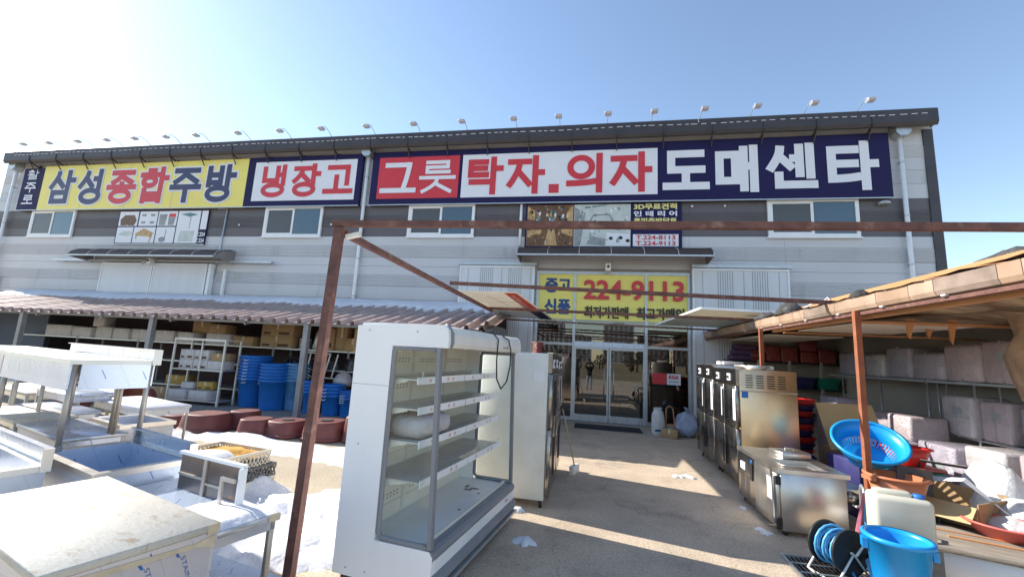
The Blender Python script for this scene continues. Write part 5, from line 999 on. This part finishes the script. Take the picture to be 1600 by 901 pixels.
for x, m, l_ in ((5.35, navyp, 'navy plastic crate on the second shelf of the end wall'), (5.9, navyp, 'navy crate beside the green basket on the end wall shelf'), (6.5, greenp, 'dark green basket on the second shelf of the end wall')):
    o = thing('storage_basket', l_, 'basket', (x, 13.5, 1.462)); part(o, 'shell', m, MB().lathe([(0, 0), (.24, 0), (.30, .28), (.32, .30), (.29, .30), (.235, .02), (0, .02)], 20, sq=3.)); part(o, 'rim', m, MB().lathe([(.30, .27), (.335, .28), (.335, .31), (.30, .31)], 20, sq=3.))
US = [(11.6, .9, .55, wrap), (10.7, .62, .5, wrap2), (9.95, .7, .62, wrap), (9.2, .75, .5, wrap), (8.45, .72, .62, wrap3), (7.72, .7, .66, wrap3), (7.05, .6, .6, wrap3)]
for i, (yy, s, h, m) in enumerate(US): bundle(['lilac film wrapped bundle', 'round pale taped bundle', 'large bulging lilac bundle', 'square lilac bundle', 'two tier rose bundle', 'tall rose bundle', 'short rose bundle'][i]+' on the top shelf of the back wall rack', 6.42, yy, 1.902, .6, s, h, m, None, 0, .14)
bundle('pale rounded bundle on the lower shelf of the back wall rack', 6.35, 8.55, 1.012, .6, .62, .66, wrap2, None, 0, .12); bundle('rose wrapped bundle next to the pale rounded one', 6.4, 7.95, 1.012, .55, .52, .62, wrap3, None, 0, .1); bundle('dark rose bundle at the end of the lower shelf', 6.45, 7.4, 1.012, .5, .5, .58, wrap, None, 0, .1)
c_ = carton('pinkish handled carton in clear film at the front of the lower shelf', 6.25, 6.72, 1.012, .6, .75, .62, wrap3, None, 0, False)
for i, (x, yy, z, sx, sy, sz, m, l_) in enumerate(((5.9, 9.9, 0, .8, .9, 1.0, wrap, 'waist high lilac bundle on the shed floor under the top shelf'), (5.6, 9.0, 0, .7, .8, .85, wrap, 'lilac bundle on the floor beside the waist high one'), (5.7, 9.2, .85, .6, 1.1, .42, wrap3, 'long rose bundle lying over the floor bundles'), (5.75, 8.1, 0, .7, .8, .92, wrap, 'upright lilac bundle on the floor before the rack'), (5.6, 7.25, 0, .7, .7, .72, wrap, 'square lilac bundle on the floor behind the black stand'), (5.65, 7.2, .72, .6, .6, .3, wrap2, 'flat grey bundle on top of the square lilac bundle'), (5.75, 6.3, .33, .8, .8, .72, wrap3, 'big rose carton in clear film behind the white sacks'), (4.6, 9.2, 0, .5, .55, 1.28, wrap, 'tall lilac film roll standing behind the blue basket'), (5.2, 10.2, 0, .55, .6, 1.45, wrap, 'tallest lilac stack behind the orange post'))): bundle(l_, x, yy, z, sx, sy, sz, m, None, .05*((i % 3)-1), .09, i % 2 == 0)
for i in range(12):
    o = thing('plastic_tray', ('red' if i % 2 else 'dark blue')+' plastic tray, '+ORD[i]+' from the ground in the tall tray stack', 'tray', (3.95+.004*i, 9.55-.03*(i % 3), .004+i*.118), .05*((i % 3)-1), 'red plastic trays in the stack' if i % 2 else 'dark blue plastic trays in the stack')
    m = redp if i % 2 else navyp; part(o, 'shell', m, MB().lathe([(0, 0), (.26, 0), (.29, .10), (.27, .10), (.245, .012), (0, .012)], 16, sq=3.)); part(o, 'rim', m, MB().lathe([(.285, .085), (.305, .09), (.305, .11), (.285, .11)], 16, sq=3.))
# ------------------------------------------------------------------ odds and ends at the front of the right shed
gt = thing('drain_grate', 'dark steel drain grating let into the driveway by the hose reel', 'grate', (2.03, 4.5, .006))
gb = MB()
for i in range(15): gb.box(.01+i*.042, .018+i*.042, .02, .80, .004, .022)
part(gt, 'slats', steel_d, gb)['kind'] = 'stuff'; part(gt, 'cross_rod', galv, MB().box(.0, .62, .2, .21, .02, .03).box(0, .62, .42, .43, .02, .03).box(0, .62, .62, .63, .02, .03)); part(gt, 'frame', galv, frame4(0, .62, 0, .82, 0, .03, .02)); part(gt, 'pit', blackp, MB().box(.01, .61, .01, .81, .0, .002))
bk = thing('large_bucket', 'bright blue round bucket standing before the jerrycan', 'bucket', (2.70, 4.58, 0))
part(bk, 'wall', bucketb, MB().lathe([(0, .0), (.17, .0), (.175, .02), (.225, .53), (.24, .53), (.243, .555), (.222, .56), (.215, .52), (.168, .03), (0, .03)], 36)); part(bk, 'rim', bucketb, MB().lathe([(.236, .52), (.254, .525), (.256, .556), (.236, .562)], 36))
for a in (-.35, 2.8): part(bk, 'handle_lug', bucketb, MB().box(.215, .255, -.05, .05, .42, .50).xf(Matrix.Rotation(a, 4, 'Z')))
jc = thing('jerrycan', 'translucent white jerrycan with blue cap behind the blue bucket', 'jerrycan', (2.99, 5.02, .402), -.22)
solo('support_box', 'grey box under the white jerrycan', 'box', woodg, MB().rbox(-.24, .24, -.18, .18, 0, .40, .01, 1), (2.99, 5.02, .004), -.22)
part(jc, 'body', canm, MB().rbox(-.23, .23, -.14, .14, 0, .40, .045, 4)); part(jc, 'shoulder', canm, MB().rbox(-.20, .10, -.05, .05, .37, .445, .03, 3)); part(jc, 'cap', ledm, MB().lathe([(0, 0), (.045, 0), (.048, .03), (.04, .04), (0, .042)], 16, (.15, -.03, .395))); part(jc, 'liquid', pm('pale_yellow_liquid', (.62, .55, .36), .4), MB().rbox(-.215, .215, -.125, .125, .015, .24, .03, 2))
hr = thing('hose_reel', 'garden hose reel with black drums and coiled blue hose beside the drain', 'hose reel', (2.43, 5.0, 0), .35)
RY = Matrix.Rotation(pi/2, 4, 'X')
for yy in (-.13, .13): part(hr, 'drum_disc', blackp, MB().lathe([(0, -.006), (.19, -.006), (.205, -.012), (.205, .012), (.19, .006), (0, .006)], 28).xf(Matrix.Translation((0, yy, .27)) @ RY))
coil = [((.12+.012*(k//16))*cos(k*pi/8), -.11+.22*((k*.021) % 1), .27+(.12+.012*(k//16))*sin(k*pi/8)) for k in range(96)]
part(hr, 'hose', hosem, MB().tube(coil, .013, 7))
part(hr, 'loose_hose', hosem, MB().tube([(.02, -.1, .12), (-.02, -.2, .05), (-.05, -.36, .02), (.06, -.52, .02), (.25, -.5, .02), (.33, -.3, .16), (.26, -.16, .27), (.12, -.18, .22), (.05, -.3, .05), (.2, -.42, .018), (.5, -.3, .018)], .014, 7))
part(hr, 'hose_nozzle', s_whi, MB().tube([(.5, -.3, .02), (.56, -.28, .03)], [.018, .012], 8))
fl = MB()
for yy in (-.16, .16): fl.tube([(-.2, yy, .015), (0, yy, .27), (.2, yy, .015)], .012, 6)
part(hr, 'stand', white_o, fl.tube([(-.2, -.16, .015), (-.2, .16, .015)], .012, 6).tube([(.2, -.16, .015), (.2, .16, .015)], .012, 6).tube([(0, -.16, .27), (0, .16, .27)], .012, 6)); part(hr, 'crank', white_o, MB().tube([(0, -.16, .27), (.0, -.19, .27), (.13, -.19, .40), (.13, -.27, .40)], .011, 6))
tp = thing('water_tap', 'standing water tap with blue hose behind the undercounter fridge', 'tap', (2.99, 5.62, 0))
part(tp, 'standpipe', galv, MB().tube([(0, 0, 0), (0, 0, .68), (-.02, -.06, .74), (-.05, -.16, .72), (-.07, -.19, .66)], .016, 8)); part(tp, 'valve', steel, MB().tube([(0, 0, .5), (-.06, 0, .5)], .014, 6).tube([(-.06, -.04, .5), (-.06, .04, .5)], .01, 6)); part(tp, 'hose', hosem, MB().tube([(-.07, -.19, .68), (-.10, -.22, .42), (-.04, -.3, .18), (-.12, -.45, .05), (-.35, -.5, .03)], .013, 7))
cl = MB(); vv = []
for i in range(17):
    for j in range(14):
        t = j/13; a = (i/16-.5); vv.append((a*(.14+.16*t), -.02+.025*sin(i*1.9+t*2)*t+.01*t, -.40*t-.015*abs(sin(i*1.3))*t))
solo('hanging_cloth', 'pink cloth hanging from the water tap', 'cloth', pinkc, cl.add(vv, [(i*14+j, (i+1)*14+j, (i+1)*14+j+1, i*14+j+1) for i in range(16) for j in range(13)], True), (2.96, 5.43, .70), .1)
sb = thing('steel_trolley', 'low steel trolley part behind the water tap', 'trolley', (3.15, 6.5, 0)); part(sb, 'tray', steel, MB().box(-.2, .2, -.4, .4, .52, .56)); part(sb, 'motor', steel_d, MB().lathe([(0, -.05), (.07, -.05), (.07, .05), (0, .05)], 14).xf(Matrix.Translation((-.02, -.42, .48)) @ RY))
for x in (-.18, .18):
    for yy in (-.38, .38): part(sb, 'leg', galv, MB().box(x-.015, x+.015, yy-.015, yy+.015, 0, .52))
# orange tub on a crate
ck = thing('plastic_crate', 'dark crate carrying the terracotta tub', 'crate', (3.98, 6.0, 0), 0); crate(ck, .56, .5, .44, dgrey)
ot = thing('plastic_tub', 'terracotta plastic tub standing beside the orange post', 'tub', (3.72, 6.25, .442)); part(ot, 'wall', tubo, MB().lathe([(0, 0), (.22, 0), (.225, .02), (.30, .30), (.29, .30), (.215, .025), (0, .02)], 32)); part(ot, 'rim', tubo, MB().lathe([(.29, .275), (.325, .285), (.325, .305), (.29, .31)], 32))
for a in (.2, 3.3): part(ot, 'handle', tubo, MB().box(.30, .345, -.09, .09, .24, .285).xf(Matrix.Rotation(a, 4, 'Z')))
# slatted blue basket, tilted
bs = thing('laundry_basket', 'large blue slatted basket tipped up against the orange post', 'basket', (3.80, 6.95, .80), rot=(.50, -.30, .25)); bs.scale = (.80, .80, 1.05); n = 44
part(bs, 'base', bucketb, MB().lathe([(0, 0), (.30, 0), (.32, .03), (.30, .03), (0, .02)], 36)); part(bs, 'rim', bucketb, MB().lathe([(.49, .27), (.535, .275), (.54, .30), (.50, .31), (.485, .29)], 48, closed=True)); part(bs, 'hoop', bucketb, MB().lathe([(.375, .12), (.39, .115), (.505, .275), (.485, .275)], 48, closed=True))
sl_ = MB()
for k in range(n): a = 2*pi*k/n; sl_.bar((.31*cos(a), .31*sin(a), .02), (.39*cos(a), .39*sin(a), .13), .026, .01, (cos(a), sin(a), 0))
part(bs, 'slats', bucketb, sl_)['kind'] = 'stuff'
solo('stacked_boxes_base', 'navy box pile holding up the blue basket', 'box', navyp, MB().rbox(-.35, .35, -.4, .4, 0, .40, .02, 2).rbox(-.3, .3, -.35, .35, .401, .74, .02, 2), (3.95, 7.3, 0), .1)
rb = thing('plastic_basket', 'bright red plastic basket on the green container', 'basket', (4.50, 7.38, .70), .2); rb.scale = (.8, .8, 1); part(rb, 'shell', redp, MB().lathe([(0, 0), (.24, 0), (.33, .24), (.31, .24), (.23, .02), (0, .02)], 24, sq=2.)); part(rb, 'rim', redp, MB().lathe([(.32, .22), (.355, .225), (.355, .25), (.32, .25)], 24, sq=2.))
gc = thing('plastic_container', 'green plastic container under the red basket', 'container', (4.50, 7.38, .40), .1); part(gc, 'shell', greenp, MB().rbox(-.33, .33, -.3, .3, 0, .26, .03, 2)); part(gc, 'lid', redf, MB().rbox(-.34, .34, -.31, .31, .261, .298, .012, 2))
solo('wooden_stand', 'dark wooden stand under the green container', 'stand', woodg, MB().box(-.4, .4, -.35, .35, .36, .398).box(-.38, -.32, -.33, -.27, 0, .36).box(.32, .38, -.33, -.27, 0, .36).box(-.38, -.32, .27, .33, 0, .36).box(.32, .38, .27, .33, 0, .36), (4.50, 7.38, 0), .1)
# leaning cardboard
cb = thing('cardboard_sheet', 'large folded brown cardboard leaning beside the orange post', 'cardboard', (4.38, 8.15, .7), .15); part(cb, 'sheet', cboard2, MB().bar((0, 0, 0), (.0, .32, .72), .95, .02, (0, -1, .4))); part(cb, 'tape', pal_y, MB().bar((-.3, .13, .34), (.47, .13, .34), .02, .03))
solo('cardboard_offcut', 'pale cardboard offcut resting before the folded cardboard', 'cardboard', s_whi, MB().bar((-.4, 0, .12), (.42, .05, -.05), .22, .015, (0, -.5, 1)), (4.3, 7.98, .86), .0)
solo('carton_pile', 'carton pile under the folded cardboard', 'box', cboard, MB().rbox(-.45, .45, -.35, .35, 0, .38, .01, 1).rbox(-.4, .42, -.33, .33, .381, .70, .01, 1), (4.45, 8.3, 0), .1)
# low platform with plank top
pl = thing('plank_platform', 'low white cabinet with weathered plank top at the shed front', 'platform', (3.32, 5.32, 0), -.38); part(pl, 'cabinet', white, MB().rbox(.02, 2.6, .02, 1.3, .0, .26, .01, 1))
for k in range(4): part(pl, 'plank', woodg, MB().rbox(-.02, 2.66, -.02+.34*k, .31+.34*k, .262, .315+.004*(k % 2), .008, 1))
part(pl, 'panel_mark', greyp, MB().box(.7, .76, .012, .018, .1, .13).box(1.0, 1.06, .012, .018, .06, .085)); part(pl, 'strip', woodo, MB().box(.3, 2.2, .33, .37, .32, .335).box(.1, 1.9, .55, .58, .32, .33))
rbn = thing('round_basin', 'faded red round basin lying on the plank platform', 'basin', (4.40, 5.72, .318), 0); part(rbn, 'shell', redf, MB().lathe([(0, 0), (.22, 0), (.34, .13), (.36, .135), (.36, .15), (.33, .15), (.21, .015), (0, .015)], 32))
oc = thing('open_carton', 'big flattened open carton with raised flaps on the plank platform', 'box', (4.30, 6.50, .32), -1.0)
part(oc, 'floor', cboard2, MB().box(-.5, .5, -.35, .35, 0, .012)); part(oc, 'flap', cboard, MB().bar((-.5, .35, .01), (-.52, .45, .32), 1.0, .012, (0, 1, 0)).xf(Matrix.Identity(4))); part(oc, 'wall', cboard, MB().box(-.5, .5, .35, .362, 0, .30)); part(oc, 'wall', cboard2, MB().box(-.5, .5, -.362, -.35, 0, .22)); part(oc, 'wall', cboard, MB().box(.5, .512, -.35, .35, 0, .26)); part(oc, 'flap', cboard2, MB().add([(-.5, -.362, .22), (.5, -.362, .22), (.55, -.65, .1), (-.5, -.68, .08)], [(0, 1, 2, 3)])); part(oc, 'tape', pal_y, MB().box(-.4, .5, -.366, -.363, .1, .125))
part(oc, 'print', redf, MB().box(-.42, -.36, -.366, -.363, .15, .19).box(.05, .16, -.366, -.363, .03, .08))
wp = solo('paper_sheet', 'white crumpled paper sheet stuck into the open carton', 'paper', s_whi, MB().add([(-.3, 0, .1), (.05, -.05, .18), (.42, -.28, -.12), (.1, .1, .2), (-.2, .14, .16)], [(0, 1, 4), (1, 3, 4), (1, 2, 3)]), (4.42, 6.35, .56), -.5)
for i, (x, yy, r, h, l_) in enumerate(((4.98, 6.55, .3, .66, 'tall white plastic sack on the plank platform'), (4.72, 6.0, .30, .16, 'flat heap of white plastic sheeting before the tall sack'), (5.0, 6.1, .36, .30, 'white crumpled sheeting at the end of the plank platform'))):
    m = MB(); m.lathe([(r, 0), (r*1.05, h*.25), (r*.9, h*.6), (r*.5, h*.9), (0, h)], 20); m.v = [(a+.09*mn.noise((a*6, b*6, c*6+i)), b+.09*mn.noise((a*6+3, b*6, c*6+i)), max(0, c+.05*mn.noise((a*8, b*8, i)))) for a, b, c in m.v]; solo('plastic_sack', l_, 'sack', bagw, m, (x, yy, .318))
bs2 = thing('folding_stand', 'black metal stand with a thin rail before the lilac bundles', 'stand', (4.95, 7.1, 0), -.25)
part(bs2, 'rail', blackp, MB().bar((-.45, 0, .80), (.55, .05, .74), .05, .03)); part(bs2, 'rail_edge', steel, MB().bar((-.45, -.026, .818), (.55, .024, .758), .008, .008))
for x, z in ((-.4, .79), (.5, .74), (.55, .95)): part(bs2, 'leg', blackp, MB().bar((x, .0, z), (x+.06, .12, 0), .05))
sk = thing('dark_seat', 'dark smoked plastic chair shell under the black stand', 'chair', (4.12, 6.25-.1, .0), -.3)
part(sk, 'shell', pm('smoked_brown', (.055, .042, .036), .4, 0, .3, 6.), MB().rbox(-.2, .22, -.2, .2, .38, .46, .03, 2).bar((-.2, .18, .45), (-.16, .26, .82), .34, .04, (0, 1, 0))); part(sk, 'frame', blackp, MB().bar((-.18, -.18, 0), (-.18, -.18, .38), .03).bar((.2, -.18, 0), (.2, -.18, .38), .03).bar((-.18, .18, 0), (-.18, .18, .38), .03).bar((.2, .18, 0), (.2, .18, .38), .03))
solo('work_gloves', 'yellow green work vest draped behind the jerrycan', 'vest', hiv, MB().rbox(-.08, .08, -.05, .05, 0, .22, .03, 2), (3.52, 5.35, .05), .3)
# things by the shop entrance
m = MB(); m.lathe([(.15, 0), (.17, .06), (.165, .25), (.15, .5), (.13, .6), (.09, .65), (.11, .72)], 16, sx=1.15, sy=.6); wbg = thing('woven_sack', 'white woven sack leaning by the shop door', 'sack', (1.92, 12.75, .01), .1, rot=(.08, -.06, .1)); part(wbg, 'body', bagw, m); part(wbg, 'print', s_blue, MB().box(-.12, .1, -.108, -.104, .1, .15))
m = MB(); m.lathe([(.24, 0), (.30, .08), (.31, .3), (.25, .52), (.12, .64), (0, .66)], 18, sx=1., sy=.8); m.lathe([(.05, .6), (.03, .68), (.09, .76)], 10); m.v = [(a+.14*mn.noise((a*5, b*5, c*5)), b+.14*mn.noise((a*5+3, b*5, c*5)), max(0, c+.06*mn.noise((a*8, b*8, c*3)))) for a, b, c in m.v]; solo('rubbish_bag', 'bulging blue grey plastic bag by the shop door', 'bag', bagb, m, (2.66, 12.75, .01))
dl_ = thing('hand_dolly', 'brown wooden dolly standing between the two bags', 'dolly', (2.24, 12.85, 0)); part(dl_, 'side_rail', woodo, MB().tube([(-.13, -.1, .05), (-.1, .0, .7), (-.02, .02, .78), (.08, .02, .72), (.13, -.1, .05)], .02, 7)); part(dl_, 'slat', woodo, MB().box(-.12, .12, -.05, -.03, .25, .3))
carton('small brown carton before the wooden dolly', 2.16, 12.4, .006, .42, .34, .22, cboard, None, -.3)
solo('door_mat', 'dark rubber mat before the glass doors', 'mat', matm, MB().rbox(-.95, .95, -.45, .45, 0, .012, .004, 1), (.55, 13.1, .005), .0)
solo('paint_bucket', 'red lidded pail on top of the left fridge row behind the pale grey side', 'pail', wrapr, MB().lathe([(0, 0), (.09, 0), (.105, .22), (.115, .22), (.115, .24), (0, .245)], 18), (-.95, 7.75, 1.972))
carton('pale carton on the roof of the first right hand fridge', 2.95, 9.9, 1.99, .4, .4, .07, wbox, None, .1)

# ------------------------------------------------------------------ what lies behind the photographer (seen in the shop glass)
def person():
    bm = bmesh.new(); J = {'pel': (0, 0, .95), 'chest': (0, -.01, 1.30), 'neck': (0, 0, 1.50), 'head': (0, .03, 1.63), 'crown': (0, .02, 1.76), 'sl': (-.19, 0, 1.43), 'sr': (.19, 0, 1.43), 'el': (-.27, .18, 1.50), 'er': (.27, .18, 1.50), 'wl': (-.08, .33, 1.86), 'wr': (.08, .33, 1.86), 'hl': (-.1, 0, .9), 'hr': (.1, 0, .9), 'kl': (-.12, .02, .5), 'kr': (.12, .02, .5), 'al': (-.13, -.02, .09), 'ar': (.13, -.02, .09), 'tl': (-.15, .14, .05), 'tr': (.15, .14, .05)}
    Rr = {'pel': .15, 'chest': .16, 'neck': .06, 'head': .095, 'crown': .06, 'sl': .075, 'sr': .075, 'el': .055, 'er': .055, 'wl': .036, 'wr': .036, 'hl': .1, 'hr': .1, 'kl': .068, 'kr': .068, 'al': .05, 'ar': .05, 'tl': .045, 'tr': .045}
    E_ = [('pel', 'chest'), ('chest', 'neck'), ('neck', 'head'), ('head', 'crown'), ('chest', 'sl'), ('chest', 'sr'), ('sl', 'el'), ('el', 'wl'), ('sr', 'er'), ('er', 'wr'), ('pel', 'hl'), ('pel', 'hr'), ('hl', 'kl'), ('hr', 'kr'), ('kl', 'al'), ('kr', 'ar'), ('al', 'tl'), ('ar', 'tr')]
    V_ = {k: bm.verts.new(v) for k, v in J.items()}
    for a, b in E_: bm.edges.new((V_[a], V_[b]))
    me = bpy.data.meshes.new('body'); bm.verts.index_update(); order = [k for k in J]; bm.to_mesh(me); bm.free()
    o = bpy.data.objects.new('body', me); COL.objects.link(o); md = o.modifiers.new('skin', 'SKIN'); md.use_smooth_shade = True
    for i, k in enumerate(order): me.skin_vertices[0].data[i].radius = (Rr[k], Rr[k]); me.skin_vertices[0].data[i].use_root = (k == 'pel')
    sm = o.modifiers.new('sub', 'SUBSURF'); sm.levels = 1; sm.render_levels = 1
    dg = bpy.context.evaluated_depsgraph_get(); dg.update(); me2 = bpy.data.meshes.new_from_object(o.evaluated_get(dg)); bpy.data.objects.remove(o)
    me2.materials.clear()
    for m_ in (jacket, jeans, skin, blackp): me2.materials.append(m_)
    for p in me2.polygons:
        z = p.center.z; y = p.center.y; p.use_smooth = True
        p.material_index = 2 if (z > 1.52 and y < .16 and abs(p.center.x) < .12) or (y > .29 and z > 1.78) else (3 if z < .12 else (1 if z < .92 else 0))
    r = thing('person', 'person in black jacket and pale jeans holding up a phone', 'person', (0, -.42, 0)); b = bpy.data.objects.new('body', me2); COL.objects.link(b); b.parent = r
    part(r, 'hair', hairm, MB().lathe([(0, .15), (.06, .14), (.10, .09), (.115, .02), (.11, -.03)], 16, (0, .0, 1.66)))
    for sg in (-1, 1):
        for k in range(4): part(r, 'finger', skin, MB().tube([(sg*.085, .335, 1.90+.018*k), (sg*.083, .36, 1.905+.018*k), (sg*.065, .365, 1.905+.018*k)], .008, 6))
        part(r, 'thumb', skin, MB().tube([(sg*.085, .33, 1.885), (sg*.06, .328, 1.895)], .009, 6)); part(r, 'palm', skin, MB().rbox(sg*.09-.018, sg*.09+.018, .31, .36, 1.86, 1.975, .012, 2))
    return r
person()
ph = solo('smartphone', 'black phone held up by the person in black jacket', 'phone', blackp, MB().rbox(-.078, .078, -.004, .004, -.038, .038, .003, 1), (0, -.045, 1.935))
GA = 'pale apartment towers far behind the photographer'
ap = thing('apartment_tower', 'pale apartment tower on the far horizon behind the photographer', 'building', (0, 0, 0), 0, GA)
part(ap, 'wall', pm('tower_pale', (.5, .5, .5), .8), MB().box(-11, 11, -7, 7, 0, 50)); part(ap, 'roof_block', pm('tower_pale', (.5, .5, .5)), MB().box(-4, 4, -4, 4, 50, 54)); wm = MB()
for z in range(16):
    for x in range(6): wm.box(-10+x*3.5, -7.6+x*3.5, 7.0, 7.05, 2+z*3, 3.6+z*3)
part(ap, 'windows', drk, wm)['kind'] = 'stuff'
for i in range(16):
    o = ap if i == 0 else copy_tree(ap); o.location = (-190+i*26+random.uniform(-6, 6), -330+random.uniform(-30, 30), 0); o.scale = (1, 1, random.uniform(.35, .75))
tw = MB(); random.seed(3)
for i in range(110):
    cx = random.uniform(-95, 95); cy = -52-random.uniform(0, 26); hh = random.uniform(2.5, 6.5); rr = hh*.42; tw.tube([(cx, cy, 0), (cx, cy, hh*.7)], [.18, .05], 5)
    for k in range(70):
        a = random.uniform(0, 2*pi); q = random.random()**.5*rr; z = hh*(.3+.7*random.random()); q *= 1.1-abs(z/hh-.6); p = Vector((cx+q*cos(a), cy+q*sin(a), z)); s = random.uniform(.2, .55); d1 = Vector((random.gauss(0, 1), random.gauss(0, 1), random.gauss(0, 1))).normalized()*s; d2 = Vector((random.gauss(0, 1), random.gauss(0, 1), random.gauss(0, 1))).normalized()*s*.4
        tw.add([p-d1, p+d2, p+d1, p-d2], [(0, 1, 2, 3)])
struct('far_wood', pm('bare_twigs', (.075, .055, .035), .9, 0, .3, 1.), tw, 'stuff')
struct('field', pm('dry_field', (.22, .17, .09), .95, 0, .3, .12, dirt=(.6, .6, .62), dscale=.09, damt=.62), MB().add([(-200, -300, .004), (200, -300, .004), (200, -16, .004), (-200, -16, .004)], [(0, 1, 2, 3)]))
